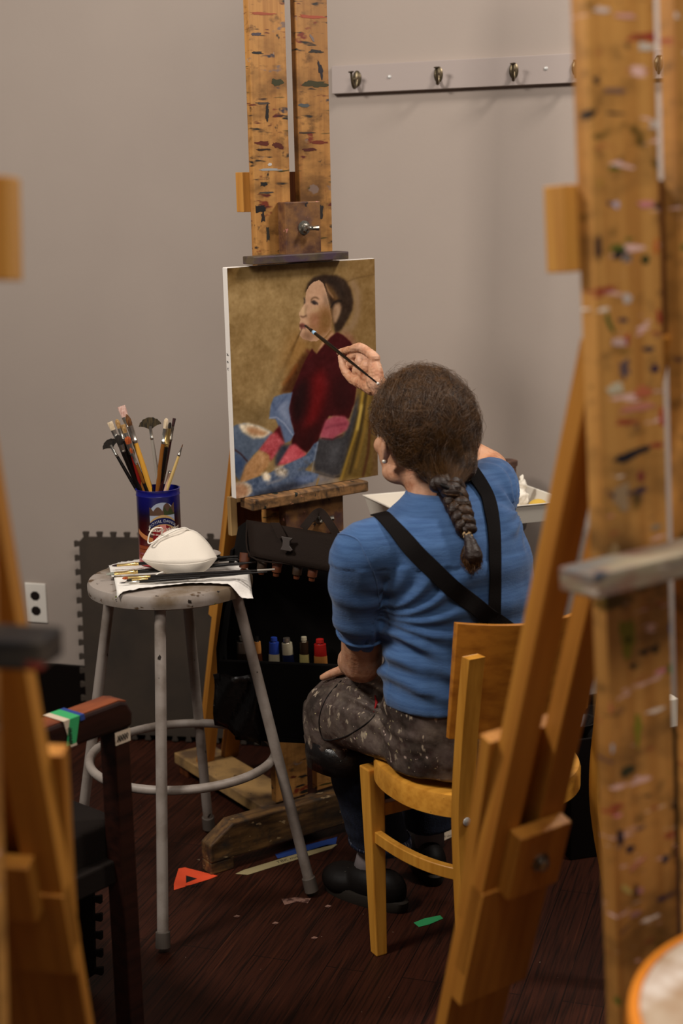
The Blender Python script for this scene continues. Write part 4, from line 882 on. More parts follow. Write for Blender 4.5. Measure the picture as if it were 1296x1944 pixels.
# flap : from photo corners
fp = [at(469, 988, 3.20), at(640, 1016, 3.06), at(640, 1088, 3.03), at(476, 1056, 3.13)]
back = [at(455, 990, 3.235), at(470, 1060, 3.215)]
fm = MB(); vs = []
for j in range(7):
    for i in range(11):
        u, v = i/10, j/6; p = (fp[0]*(1-u)+fp[1]*u)*(1-v)+(fp[3]*(1-u)+fp[2]*u)*v; tow = (CAM-p).normalized(); vs.append(p+tow*(.006*math.sin(math.pi*v)*math.sin(math.pi*u)+.002*noise.noise(p*20)))
fm.add(vs, [(j*11+i, j*11+i+1, (j+1)*11+i+1, (j+1)*11+i) for j in range(6) for i in range(10)]); o = obj('top_flap', fm, M['bag'], bag, smooth=True); o.modifiers.new('s', 'SOLIDIFY').thickness = .004
obj('flap_piping', MB().tube(smoothpts([fp[0]-V3((0, .002, 0)), fp[3], fp[3]*.5+fp[2]*.5, fp[2]], 5), .0022, 8), M['bag'], bag, smooth=True)
sd_ = MB().add([fp[0], at(452, 1000, 3.25), at(440, 1062, 3.23), fp[3]], [(0, 1, 2, 3)]); o = obj('flap_side', sd_, M['bag_in'], bag); o.modifiers.new('s', 'SOLIDIFY').thickness = .003
st = [at(521, 992, 3.142), at(528, 1005, 3.120), at(536, 1022, 3.100)]
obj('buckle_strap', MB().ribbon(st, [bx]*3, [(CAM-p) for p in st], .023, .003), M['bag'], bag)
bc = at(545, 1032, 3.086); bn = (CAM-bc).normalized(); bxx = V3((1, -.5, -.12)).normalized(); bzz = bn.cross(bxx).normalized()
bpoly = [(-.015, .014), (.012, .014), (.006, .006), (.007, -.003), (.016, -.012), (.012, -.016), (-.012, -.016), (-.009, -.006), (-.010, .004)]
BU = Matrix(((bxx.x, -bn.x, bzz.x*-1 if bzz.z < 0 else bzz.x, bc.x), (bxx.y, -bn.y, bzz.y*-1 if bzz.z < 0 else bzz.y, bc.y), (bxx.z, -bn.z, abs(bzz.z), bc.z), (0, 0, 0, 1)))
obj('buckle', MB().prism(bpoly, -.006, .002), M['buckle'], bag, BU, bevel=.0012)
hs = smoothpts([at(575, 1004, 3.13), at(590, 985, 3.16), at(602, 973, 3.19), at(612, 975, 3.18), (at(632, 1004, 3.12)), at(640, 1018, 3.08)], 5)
hn = [(CAM-p) for p in hs]; hsd = []
for i, p in enumerate(hs):
    d = hs[min(i+1, len(hs)-1)]-hs[max(i-1, 0)]; hsd.append(d.cross(hn[i]))
obj('carry_strap', MB().ribbon(hs, hsd, hn, .018, .003), M['bag'], bag, smooth=40)
def ptube(name, F, w, h, cap_h, cap_m, body_m, label_m, label, grp, upside=False):
    t = empty('paint_tube', F.to_translation(), label, 'paint tube', grp)
    vs = []; n = 14; mb = MB(); k = 6
    for j in range(k):
        s = j/(k-1); a = w/2*(1.05 if j == 0 else 1-.12*s); b_ = .0015+(.42*w-.0015)*min(1, s*1.4)
        for i in range(n): th = 2*math.pi*i/n; vs.append(V3((a*math.cos(th), b_*math.sin(th), h*s)))
    mb.add(vs, [(j*n+i, j*n+(i+1) % n, (j+1)*n+(i+1) % n, (j+1)*n+i) for j in range(k-1) for i in range(n)]+[tuple(range(n-1, -1, -1)), tuple((k-1)*n+i for i in range(n))])
    obj('tube_body', mb, body_m, t, F, smooth=50)
    vs = []; 
    for s in (.12, .55):
        a = w/2*(1-.12*s)+.0006; b_ = .0015+(.42*w-.0015)*min(1, s*1.4)+.0006
        for i in range(n): th = 2*math.pi*i/n; vs.append(V3((a*math.cos(th), b_*math.sin(th), h*s)))
    obj('tube_label', MB().add(vs, [(i, (i+1) % n, n+(i+1) % n, n+i) for i in range(n)]), label_m, t, F, smooth=50)
    obj('cap', MB().lathe([(w*.25, h), (w*.18, h+.003), (w*.3, h+.004), (w*.28, h+.004+cap_h), (w*.05, h+.0045+cap_h)], 14), cap_m, t, F, smooth=40)
    return t
rows = [(456, 1225, .046, 1250, 'tube_metal', 'tube_metal', 't_olive', 'crumpled grey metal paint tube leftmost in the bag pocket', 'tube_metal'),
        (484, 1235, .020, 1250, 't_ochre', 't_ochre', 't_rust', 'small ochre paint tube half behind the stool leg', 't_black'),
        (514, 1230, .030, 1250, 't_navy', 't_blue', 'tube_white', 'bright blue paint tube with white band in the bag pocket', 't_blue'),
        (544, 1225, .032, 1252, 'tube_white', 'tube_white', 't_navy', 'white and navy paint tube in the bag pocket', 'tube_metal'),
        (575, 1222, .026, 1254, 'tube_white', 't_olive', 't_cream', 'cream-labelled paint tube with white cap in the bag pocket', 'tube_white'),
        (608, 1232, .036, 1254, 't_red', 't_red', 't_ochre', 'red paint tube with ochre label nearest the painter\'s hand', 't_red')]
for px, py, w, pb, capm, bodym, labm, lab, cm in rows:
    lo_ = BF.inverted() @ at(px, pb, 3.2); hgt_ = (pb-py)/2700*3.3*1.35
    w_ = w*.9; z0 = .5105
    F = BF @ Matrix.Translation(V3((lo_.x, .012, z0))) @ Matrix.Rotation(R(random.uniform(-4, 4)), 4, 'Y')
    ptube('t', F, w_, .062 if px != 575 else .066, .008, M[cm], M[bodym], M[labm], lab, 'paint tubes standing in the bag pocket')
obj('pocket_floor', MB().box(-.03, BW, -.008, .045, .500, .510), M['bag_in'], bag, BF)
for i, (px, cmn) in enumerate(((466, 't_rust'), (500, 't_olive'), (528, 't_rust'), (567, 't_olive'), (596, 't_rust'))):
    p = at(px, 1066+.13*(px-466), 3.15-.0006*(px-466)); F = Matrix.Translation(p+V3((0, 0, .02))) @ Matrix.Rotation(R(180), 4, 'X') @ Matrix.Rotation(R(-8), 4, 'Y')
    ptube('t', F, .024, .034, .006, M['t_rust'], M[cmn], M['t_olive'] if i % 2 else M['t_rust'], ['rust-coloured paint tube hung cap down at the left under the flap', 'dark brown tube hung second from the left under the flap', 'rust tube hung in the middle under the flap', 'dark brown tube hung fourth from the left under the flap', 'rust-coloured tube hung under the flap nearest the painter\'s sleeve'][i], 'paint tubes hanging under the bag flap')

# ================================================================== CHAIR
CF0 = V3((.361, 2.62, 0)); cu_ = V3((math.cos(R(28.6)), math.sin(R(28.6)), 0)); cf_ = V3((-cu_.y, cu_.x, 0))
CFm = Matrix(((cu_.x, cf_.x, 0, CF0.x), (cu_.y, cf_.y, 0, CF0.y), (0, 0, 1, 0), (0, 0, 0, 1)))
ch = empty('wooden_chair', CF0, 'yellow varnished bentwood chair with curved plywood back under the painter', 'chair'); ch.matrix_basis = CFm.copy()
def seat_outline(off=0):
    pts = []
    for i in range(64):
        t = 2*math.pi*i/64; c_, s_ = math.cos(t), math.sin(t); e = 2.6
        x = .205*math.copysign(abs(c_)**(2/e), c_); y = .185+.205*math.copysign(abs(s_)**(2/2.4), s_)
        x *= (1.0-.16*((.185-y)/.2)**2) if y < .185 else 1.0
        pts.append((x*(1-off), .185+(y-.185)*(1-off)))
    return pts
so = seat_outline(); sb_ = MB(); rings = [(0, .402), (0, .436), (.015, .446), (.05, .448), (.30, .443), (.6, .438)]
for off, z in rings: sb_.v += [V3((x, y, z)) for x, y in seat_outline(off)]
n = 64
for j in range(len(rings)-1): sb_.f += [(j*n+i, j*n+(i+1) % n, (j+1)*n+(i+1) % n, (j+1)*n+i) for i in range(n)]
sb_.f += [tuple(range(n-1, -1, -1)), tuple((len(rings)-1)*n+i for i in range(n))]
obj('seat', sb_, M['seat_wood'], ch, CFm, smooth=40)
# rear posts
for s in (-1, 1):
    pts = smoothpts([(s*.21, -.085, .0), (s*.183, -.045, .17), (s*.168, -.012, .33), (s*.165, -.004, .44), (s*.166, -.018, .58), (s*.167, -.042, .735), (s*.167, -.047, .752)], 5)
    pb = MB().tube(pts, [(.0185, .013)]*len(pts), 4, fdir=(1, 0, 0))
    # rotate the 4-gon to a rectangle
    pb = MB(); k = len(pts)
    for i, p in enumerate(pts):
        for a, b_ in ((-1, -1), (1, -1), (1, 1), (-1, 1)): tp_ = 1 if i < k-2 else (.93 if i == k-2 else .8); pb.v.append(V3((p.x+a*.0175*tp_, p.y+b_*.0125*tp_, p.z)))
    for i in range(k-1): pb.f += [(i*4+j, i*4+(j+1) % 4, (i+1)*4+(j+1) % 4, (i+1)*4+j) for j in range(4)]
    pb.f += [(3, 2, 1, 0), tuple((k-1)*4+j for j in range(4))]
    lg = obj('rear_post', pb, M['chair_wood'], ch, CFm, smooth=35, bevel=.004)
    obj('screw', MB().lathe([(.0085, 0), (.008, .002), (.004, .004), (.0004, .0042)], 16, (s*.165, -.018, .42), (0, -1, 0)), M['screw'], lg, CFm, smooth=40)
for s in (-1, 1):
    x = s*.163; y = .345
    lgm = MB(); 
    for z, w in ((0, .0135), (.41, .020)):
        for a, b_ in ((-1, -1), (1, -1), (1, 1), (-1, 1)): lgm.v.append(V3((x+a*w+s*(.012*(1-z/.41)), y+b_*w-.038*(1-z/.41), z)))
    lgm.f = [(3, 2, 1, 0), (4, 5, 6, 7)]+[(j, (j+1) % 4, 4+(j+1) % 4, 4+j) for j in range(4)]
    obj('front_leg', lgm, M['chair_wood'], ch, CFm, bevel=.003)
# back panel (curved plywood)
bpn = MB(); k = 20
for i in range(k+1):
    a = -.166+.336*i/k; cy = -.030+2.1*a*a
    for z, dy in ((.566, .004), (.806, -.026)):
        for t in (-.006, .006): bpn.v.append(V3((a, cy+.014+dy+t, z-(.012*math.cos(a*8) if z > .7 else 0))))
for i in range(k):
    b0 = i*4; b1 = b0+4; bpn.f += [(b0, b1, b1+2, b0+2), (b0+1, b0+3, b1+3, b1+1), (b0, b0+1, b1+1, b1), (b0+2, b1+2, b1+3, b0+3)]
bpn.f += [(0, 2, 3, 1), (k*4, k*4+1, k*4+3, k*4+2)]
obj('back_panel', bpn, M['back_wood'], ch, CFm, smooth=35, bevel=.0015)
# hoop stretcher: horseshoe between front legs, bulging to the rear
hp = []
for i in range(41):
    t = i/40; a = math.pi*t; hp.append(V3((-.168*math.cos(a), .315-.30*math.sin(a)**.75, .262)))
hb = MB(); 
for i, p in enumerate(hp):
    d = (hp[min(i+1, 40)]-hp[max(i-1, 0)]).normalized(); nx = V3((-d.y, d.x, 0))
    for a, b_ in ((-1, -1), (1, -1), (1, 1), (-1, 1)): hb.v.append(p+nx*(a*.0085)+V3((0, 0, b_*.013)))
for i in range(40): hb.f += [(i*4+j, i*4+(j+1) % 4, (i+1)*4+(j+1) % 4, (i+1)*4+j) for j in range(4)]
hb.f += [(3, 2, 1, 0), (160, 161, 162, 163)]
obj('hoop_stretcher', hb, M['chair_wood'], ch, CFm, smooth=35, bevel=.002)
obj('front_stretcher', MB().box(-.165, .165, .325, .345, .30, .328), M['chair_wood'], ch, CFm, bevel=.002)

# ================================================================== ARMCHAIR (left foreground)
a0 = V3((-.418, 2.44, 0)); ad = V3((-.66, -.78, 0)).normalized(); as_ = V3((-ad.y, ad.x, 0))    # ad: towards its back, as_: sideways
if as_.y < 0: as_ = -as_
AF = Matrix(((ad.x, as_.x, 0, a0.x), (ad.y, as_.y, 0, a0.y), (0, 0, 1, 0), (0, 0, 0, 1)))
ac = empty('armchair', a0+ad*.25+as_*.27, 'dark wooden armchair with black fabric seat and taped armrest at left', 'armchair')
for s in (0, 1):
    y = s*.52
    po = obj('front_leg', MB().box(-.017, .017, y-.022, y+.022, 0, .655), M['mahogany'], ac, AF, bevel=.003)
    arp = [(-.022, .655), (-.024, .680), (-.012, .703), (.004, .708), (.46, .700), (.46, .655)]
    ar = MB().prism(arp, y-.026, y+.026); armo = obj('armrest', ar, M['mahogany'], ac, AF, bevel=.006)
    tp = MB().prism([(-.013, .7045), (.004, .7095), (.455, .7012), (.455, .6995), (.004, .7078), (-.012, .7025)], y-.021, y+.021); obj('armrest_top', tp, M['mahogany_top'], armo, AF, label='lighter reddish brown top of the armrest')
    obj('rear_leg', MB().beam((.47, y, 0), (.50, y, .78), .04, .034, (1, 0, 0)), M['mahogany'], ac, AF, bevel=.003)
obj('seat_rail', MB().box(.0, .48, .0, .52, .355, .40), M['black_fabric'], ac, AF, bevel=.004)
cush = MB().box(-.03, .47, .0225, .4975, .40, .465); cm_ = solid(MB().box(-.03, .47, .024, .496, .375, .468), .008, 10, .7); obj('seat_cushion', cm_, M['black_fabric'], ac, AF, smooth=True)
obj('backrest', MB().beam((.475, .26, .50), (.50, .26, .80), .50, .04, (1, 0, 0)), M['black_fabric'], ac, AF, bevel=.01)
# tapes on the armrest and post
def wrap(x0, x1, m, name, drop=.03, lift=.0016, par=armo, skew=0):
    tp = MB(); y0, y1 = -.0275, .0275; z = lambda x: .708-.0175*max(0, x-.004)+.003
    vs = []
    for x, sk_ in ((x0, 0), (x1, 0)):
        vs += [V3((x, y1, z(x)-lift*.2)), V3((x, y0, z(x)-lift*.2)), V3((x+skew, y0-.0012, z(x)-drop))]
    tp.add(vs, [(0, 3, 4, 1), (1, 4, 5, 2)]); o = obj(name, tp, m, ac, AF); o.modifiers.new('s', 'SOLIDIFY').thickness = .0006; return o
first_arm = [o for o in ac.children if o.name.startswith('armrest')][0] if ac.children else None
wrap(.098, .120, M['green_tape'], 'green_tape', .046, skew=.012)
wrap(.088, .098, M['blue_tape'], 'blue_tape', .010)
wrap(.120, .134, M['white_tape'], 'white_tape', .050, skew=-.012)
pt = MB(); vs = [V3((-.0178, .0228, .652)), V3((-.0178, -.0228, .652)), V3((.0178, -.0228, .652)), V3((-.0178, .0228, .628)), V3((-.0178, -.0228, .628)), V3((.0178, -.0228, .628))]
pt.add(vs, [(0, 1, 4, 3), (1, 2, 5, 4)]); o = obj('white_tape', pt, M['white_tape'], ac, AF); o.modifiers.new('s', 'SOLIDIFY').thickness = .0006
def scribble(F, x0, x1, z0, amp, parent, n=7, m=M['ink'], w=.0007, vertical=False):
    rr = random.Random(int(x0*1e5)); pts = []
    for i in range(n*4+1):
        t = i/(n*4); a = x0+(x1-x0)*t+amp*.25*math.sin(i*2.1); z = z0+amp*math.sin(i*1.57+rr.uniform(-.5, .5))
        pts.append(V3((a, 0, z)) if not vertical else V3((z, 0, a)))
    mb = MB().tube([F @ p for p in pts], w, 5); return obj('handwriting', mb, m, parent)
scribble(AF @ Matrix.Translation(V3((0, -.0242, 0))), -.012, .014, .640, .006, ac)
scribble(AF @ Matrix.Translation(V3((0, -.0295, 0))), .695, .664, .122, .004, ac, vertical=True)

# ================================================================== TRAY on a second stool, things in it
tz = .7915; tc4 = [atz(658, 941, .84), atz(769, 981, .84), atz(1048, 955, .84), atz(943, 914, .84)]
tcen = sum(tc4, V3((0, 0, 0)))/4
tx = (tc4[2]-tc4[1]).normalized(); ty = V3((-tx.y, tx.x, 0)); TWd, TDp = .44, .30
tcen = tcen+tx*.035-ty*.012
TF = Matrix(((tx.x, ty.x, 0, tcen.x), (tx.y, ty.y, 0, tcen.y), (0, 0, 1, tz), (0, 0, 0, 1)))
tr = MB(); w, d, h = TWd/2, TDp/2, .048
ring = lambda a, b, z: [V3((-a, -b, z)), V3((a, -b, z)), V3((a, b, z)), V3((-a, b, z))]
tr.v = ring(w-.012, d-.012, 0)+ring(w, d, h)+ring(w+.004, d+.004, h)+ring(w+.004, d+.004, h+.002)+ring(w-.003, d-.003, h+.002)+ring(w-.015, d-.015, .003)
for j in range(5): tr.f += [(j*4+i, j*4+(i+1) % 4, (j+1)*4+(i+1) % 4, (j+1)*4+i) for i in range(4)]
tr.f += [(3, 2, 1, 0), (20, 21, 22, 23)]
tag(obj('plastic_tray', tr, M['tray'], frame=TF, bevel=.002), 'shallow white plastic tray with paint marks behind the painter', 'tray')
stool(tcen.x+.01, tcen.y+.02, .79, .15, .17, R(62), 'dark stool under the white plastic tray behind the painter', 'low_stool', M['mahogany'], M['base'], .28)
pd = MB().lathe([(.001, 0), (.04, 0), (.042, .001), (.03, .003), (.001, .003)], 24, TF @ V3((-.115, .03, .0035)))
tag(obj('paint_puddle', MB().slab([(x*.055*(1+.15*math.sin(3*a)), y*.05) for a, x, y in [(t, math.cos(t), math.sin(t)) for t in [2*math.pi*i/20 for i in range(20)]]], 0, .003), M['terra'], frame=TF @ Matrix.Translation(V3((-.135, .05, .0035)))), 'patch of peach and cream oil paint inside the white tray', 'paint')
# crumpled tissue
tm = solid(MB().ball((0, 0, .028), (.030, .025, .026)).ball((.012, 0, .06), (.010, .010, .034)).ball((-.015, .01, .045), (.014, .012, .02)), .0035, 3)
displace(tm, lambda p, nn: .007*noise.noise(p*70)+.004*noise.noise(p*150))
tag(obj('crumpled_tissue', tm, M['tissue'], frame=TF @ Matrix.Translation(V3((.160, .02, .0035))), smooth=True), 'crumpled white tissue standing in the tray right of the painter', 'tissue')
jr = MB().lathe([(.001, 0), (.026, 0), (.027, .004), (.027, .100), (.031, .104), (.031, .116), (.026, .118), (.001, .118)], 28, (0, 0, 0))
tag(obj('jar', jr, M['pot'], frame=TF @ Matrix.Translation(V3((.164, .098, .0035))), smooth=35), 'brown lidded jar standing in the tray behind the painter\'s shoulder', 'jar')
tag(obj('paint_rag', MB().slab([(-.03, -.02), (.03, -.025), (.035, .02), (-.02, .03)], 0, .004), mat('olive_rag', col(84, 74, 56), .9), frame=TF @ Matrix.Translation(V3((.09, -.085, .004)))), 'flat olive-brown rag lying in the right side of the tray', 'rag')
yb = MB().lathe([(.001, 0), (.022, 0), (.026, .02), (.018, .034), (.001, .036)], 24, TF @ V3((TWd/2-.02, .055, .051)))
tag(obj('yellow_sponge', solid(MB().ball((0, 0, .02), (.028, .02, .02)), .004, 2), mat('yellow_sponge', col(206, 168, 70), .9, bump=((80, 80, 80), .6)), frame=TF @ Matrix.Translation(V3((.176, -.062, .0035))), smooth=True), 'yellow sponge at the right end of the tray beside the near easel', 'sponge')
# low black box at right with odds and ends, seen between chair and easel
cb = V3((.685, 3.43, 0)); bxm = MB(); w, d, h = .19, .15, .31
bxm.v = ring(w, d, 0)+ring(w, d, h)+ring(w-.006, d-.006, h)+ring(w-.006, d-.006, h-.03)
for j in range(3): bxm.f += [(j*4+i, j*4+(i+1) % 4, (j+1)*4+(i+1) % 4, (j+1)*4+i) for i in range(4)]
bxm.f += [(3, 2, 1, 0), (12, 13, 14, 15)]
tag(obj('storage_box', bxm, M['base'], frame=Matrix.Translation(cb) @ Matrix.Rotation(R(15), 4, 'Z'), bevel=.004), 'low black box on the floor behind the chair, holding a bowl', 'box')
bw = MB().lathe([(.001, 0), (.03, 0), (.052, .035), (.055, .037), (.050, .036), (.028, .004), (.001, .004)], 32, (0, 0, 0))
tag(obj('bowl', bw, M['black_lacquer'], frame=Matrix.Translation(V3((.570, 3.36, .281))), smooth=40), 'small black bowl in the box seen beside the chair post', 'bowl')
tag(obj('paper_packet', MB().box(-.03, .03, -.02, .02, 0, .075), M['tissue'], frame=Matrix.Translation(V3((.800, 3.40, .281))) @ Matrix.Rotation(R(20), 4, 'Z'), bevel=.003), 'white paper packet in the black box at the right edge', 'packet')

# ================================================================== near round seat, bottom right
cs_ = atz(1664, 1944, .80)
stool(cs_.x, cs_.y, .80, .222, .27, R(30), 'round paint-smeared stool top with orange rim at the bottom right corner', 'round_stool', M['fore_top'], M['rim_orange'], .3)
rimo = [o for o in bpy.data.objects if o.name.startswith('round_stool')][0]
obj('seat_rim', MB().lathe([(.214, -.034), (.224, -.033), (.2265, -.018), (.224, -.002), (.216, .002), (.214, .0005)], 64, (cs_.x, cs_.y, .80), close=True), M['rim_orange'], rimo, smooth=35, label='orange rim')

# ================================================================== things on the floor
def floor_sheet(poly, m, name, label, cat='tape', z=.0006, parent=None, th=.0006):
    P = [atz(x, y, z) for x, y in poly]; mb = MB().slab([(p.x, p.y) for p in P], z, z+th); o = obj(name, mb, m, parent)
    if parent is None: tag(o, label, cat)
    return o
oc = floor_sheet([(339, 1649), (351, 1647), (413, 1663), (398, 1669), (330, 1690), (330, 1678)], M['orange_card'], 'orange_paper_marker', 'torn orange paper marker with a drawn triangle at the beam\'s foot', 'paper marker')
floor_sheet([(353, 1662), (374, 1668), (353, 1676)], M['ink'], 'drawn_triangle', None, z=.0013, parent=oc, th=.0002)
def floor_text(s, px, py, size, ang, m, parent, z=.0014):
    vs, fs = text_polys(s, size, .2); c_ = atz(px, py, z); R2 = Matrix.Rotation(R(ang), 4, 'Z'); mb = MB().add([c_+R2 @ v for v in vs], fs); return obj('lettering', mb, m, parent)
floor_text('TBK', 366, 1684, .02, 22, M['ink'], oc)
mt = floor_sheet([(447, 1659), (462, 1652), (620, 1604), (640, 1603), (630, 1611), (470, 1661)], M['masking'], 'masking_tape_strip', 'long beige masking tape strip on the floor beside the beam')
floor_text('TBK mm', 548, 1633, .018, 32, M['ink'], mt)
floor_sheet([(522, 1622), (560, 1610), (640, 1589), (637, 1603), (560, 1622), (527, 1630)], M['blue_tape'], 'blue_tape_strip', 'strip of blue tape on the floor between beam and beige tape')
floor_sheet([(785, 1752), (805, 1744), (835, 1738), (841, 1744), (815, 1755), (795, 1760)], M['green_tape'], 'green_tape_piece', 'small green tape piece on the floor under the chair')
wt = floor_sheet([(834, 1583), (870, 1569), (872, 1582), (838, 1598)], M['white_tape'], 'white_tape_piece', 'whitish tape strip with handwriting on the floor behind the chair')
floor_text('Table', 853, 1588, .014, 25, M['ink'], wt)
floor_sheet([(534, 1707), (560, 1704), (590, 1706), (584, 1715), (566, 1712), (540, 1718)], M['fleck'], 'dried_paint_spill', 'pinkish dried paint spill beside the stool\'s right foot', 'paint spill')
for i, (x, y, lab) in enumerate(((622, 1721, 'cream'), (449, 1740, 'tiny'), (522, 1753, 'grey'), (596, 1781, 'pale'))):
    floor_sheet([(x-6, y), (x, y-3), (x+7, y-1), (x+2, y+3)], M['fleck'], 'paint_fleck', ['cream paint fleck in front of the black shoe', 'paint fleck between the stool\'s front and right feet, furthest left', 'elongated paint fleck left of the chair leg', 'thin paint fleck in front of the chair leg'][i], 'paint fleck')

# ================================================================== PERSON
pe = empty('person', (.27, 2.80, .448), 'seated painter from behind with long brown braid, blue shirt and splattered black apron', 'person')
yaw = lambda a: (V3((math.cos(R(a)), math.sin(R(a)), 0)), V3((-math.sin(R(a)), math.cos(R(a)), 0)))
def loft(mb, secs, n=28):
    """secs: (centre, lateral half, depth half, yaw deg)"""
    b = len(mb.v); k = len(secs)
    for c, a, d, y in secs:
        X, Yv = yaw(y)
        for j in range(n):
            t = 2*math.pi*j/n; cc, ss = math.cos(t), math.sin(t); mb.v.append(V3(c)+X*(a*math.copysign(abs(cc)**.85, cc))+Yv*(d*math.copysign(abs(ss)**.9, ss)))
    for i in range(k-1): mb.f += [(b+i*n+j, b+i*n+(j+1) % n, b+(i+1)*n+(j+1) % n, b+(i+1)*n+j) for j in range(n)]
    mb.f += [tuple(b+j for j in range(n-1, -1, -1)), tuple(b+(k-1)*n+j for j in range(n))]
    return mb
def chain(mb, pts, rad, n=14, sub=5):
    P = smoothpts(pts, sub); rr = interp(rad, sub); mb.tube(P, rr, n); mb.ball(P[0], rad[0], 12); mb.ball(P[-1], rad[-1], 12); return mb
ELB_R = V3((.325, 3.035, 1.012)); WR = at(728, 744, 3.045)
ELB_L = V3((.035, 2.800, .652))
# --- skin: one continuous body
HC = V3((.155, 2.785, 1.124)); hy = 33                        # head centre, facing left-away
hX, hY = yaw(hy)                                             # hX: her right ; hY: facing direction
HM = Matrix(((hX.x, hY.x, 0), (hX.y, hY.y, 0), (hX.z, hY.z, 1)))
H = lambda x, y, z: HC+HM @ V3((x, y, z))
bd = MB()
bd.ball(H(0, -.012, .012), (.074, .092, .098), 28, HM); bd.ball(H(0, .035, -.035), (.060, .062, .072), 24, HM)
bd.ball(H(0, .062, -.082), (.030, .026, .020), 16, HM); bd.ball(H(-.035, .02, -.075), (.028, .045, .024), 16, HM); bd.ball(H(.035, .02, -.075), (.028, .045, .024), 16, HM)
chain(bd, [H(0, .085, .005), H(0, .104, -.022), H(0, .100, -.034)], [.008, .011, .012]); bd.ball(H(-.012, .096, -.034), .008); bd.ball(H(.012, .096, -.034), .008)
bd.ball(H(-.038, .066, -.025), (.022, .02, .02), 14, HM); bd.ball(H(.038, .066, -.025), (.022, .02, .02), 14, HM)
bd.ball(H(0, .088, -.056), (.020, .010, .006), 14, HM); bd.ball(H(0, .086, -.064), (.018, .010, .006), 14, HM)
for s in (-1, 1): bd.ball(H(s*.030, .078, .010), (.014, .010, .012), 14, HM)
chain(bd, [H(0, -.015, -.07), V3((.178, 2.755, 1.03)), V3((.195, 2.735, .96))], [.050, .052, .060])
loft(bd, [((.26, 2.765, .50), .14, .10, 27), ((.235, 2.745, .62), .13, .095, 28), ((.225, 2.73, .75), .13, .095, 30), ((.215, 2.72, .88), .14, .09, 32), ((.195, 2.725, .965), .12, .07, 32), ((.19, 2.735, 1.0), .05, .045, 32)])
chain(bd, [(.045, 2.66, .915), (.04, 2.72, .80), tuple(ELB_L)], [.045, .044, .043])
HL = V3((.018, 2.968, .588))
chain(bd, [tuple(ELB_L), (.020, 2.875, .632), tuple(HL+V3((.006, -.022, .012)))], [.042, .036, .024])
chain(bd, [(.30, 2.81, .98), (.32, 2.92, .995), tuple(ELB_R)], [.046, .042, .036])
chain(bd, [tuple(ELB_R), (.22, 3.055, 1.075), tuple(WR)], [.037, .033, .0225])
# left hand on the knee
hd_ = V3((-.45, .85, -.28)).normalized(); hs_ = V3((.85, .45, 0)).normalized()
bd.ball(HL, (.030, .030, .016), 14, Matrix.Rotation(R(25), 3, 'Z')); bd.ball(HL+hd_*.03-V3((0, 0, .008)), (.034, .026, .015), 14, Matrix.Rotation(R(25), 3, 'Z'))
for i, (o_, l) in enumerate(((-.028, .052), (-.009, .060), (.010, .056), (.028, .044))):
    b0 = HL+hd_*.045+hs_*o_+V3((0, 0, -.012)); chain(bd, [b0, b0+hd_*l*.5+V3((0, 0, -.004)), b0+hd_*l*.8+V3((0, 0, -.022)), b0+hd_*l*.9+V3((0, 0, -.036))], [.0085, .008, .0075, .007], 10, 3)
chain(bd, [HL+hs_*-.028, HL-hs_*.045+hd_*.02-V3((0, 0, .006)), HL-hs_*.058+hd_*.035-V3((0, 0, .012))], [.011, .010, .008], 10, 3)
body = solid(bd, .0042, 4, .5)
# right hand: finer
Yb_ = lambda x: 3.335-(x-578)/139*.325
def hp_(px, py, dy): return at(px, py, Yb_(px)+dy+.016*max(0, min(1, (px-655)/40.)))
hb_ = MB()
chain(hb_, [WR+(ELB_R-WR)*.25, WR, hp_(712, 722, .012)], [.025, .0215, .021], 14)
chain(hb_, [hp_(716, 728, .010), hp_(712, 702, .012), hp_(708, 684, .014)], [.017, .0165, .012], 14)
chain(hb_, [hp_(712, 730, .018), hp_(703, 712, .026), hp_(698, 694, .034)], [.017, .0175, .0125], 14)
chain(hb_, [hp_(708, 733, .022), hp_(696, 722, .036), hp_(690, 708, .046)], [.016, .0165, .012], 14)
chain(hb_, [hp_(706, 736, .008), hp_(690, 728, .008), hp_(674, 722, .004)], [.0175, .0155, .0115], 14)
chain(hb_, [hp_(700, 718, .012), hp_(690, 708, .016), hp_(684, 700, .018)], [.016, .014, .012], 14)
hb_.ball(hp_(700, 698, .022), .022, 14); hb_.ball(hp_(686, 686, .026), .016, 14); hb_.ball(hp_(680, 704, .018), .015, 14); hb_.ball(hp_(668, 690, .018), .011, 14)
# index, middle, ring, little, thumb
chain(hb_, [hp_(711, 680, .014), hp_(697, 667, .012), hp_(681, 659, .011), hp_(668, 663, .009), hp_(655, 666, .008), hp_(643, 669, .007)], [.0125, .0102, .0102, .0088, .0082, .0068], 12, 4)
chain(hb_, [hp_(708, 690, .030), hp_(690, 676, .028), hp_(678, 672, .024), hp_(664, 680, .014), hp_(653, 684, .012)], [.0118, .0095, .0095, .0082, .0070], 12, 4)
chain(hb_, [hp_(702, 703, .040), hp_(684, 690, .040), hp_(676, 692, .036), hp_(678, 704, .026), hp_(690, 708, .020)], [.0112, .0092, .0092, .0080, .0072], 12, 4)
chain(hb_, [hp_(698, 714, .048), hp_(682, 706, .050), hp_(676, 710, .046), hp_(682, 718, .034), hp_(692, 718, .026)], [.0102, .0084, .0084, .0074, .0066], 12, 4)
chain(hb_, [hp_(692, 730, .006), hp_(671, 721, .000), hp_(661, 712, -.004), hp_(653, 700, -.006), hp_(650, 688, -.007), hp_(647, 678, -.008)], [.0145, .0115, .0100, .0098, .0088, .0074], 12, 4)
hand = solid(hb_, .0017, 3, .5)
displace(hand, lambda p, nn: .0006*noise.noise(p*180)+.0007*noise.noise(V3((p.x*90, p.y*90, p.z*240))))
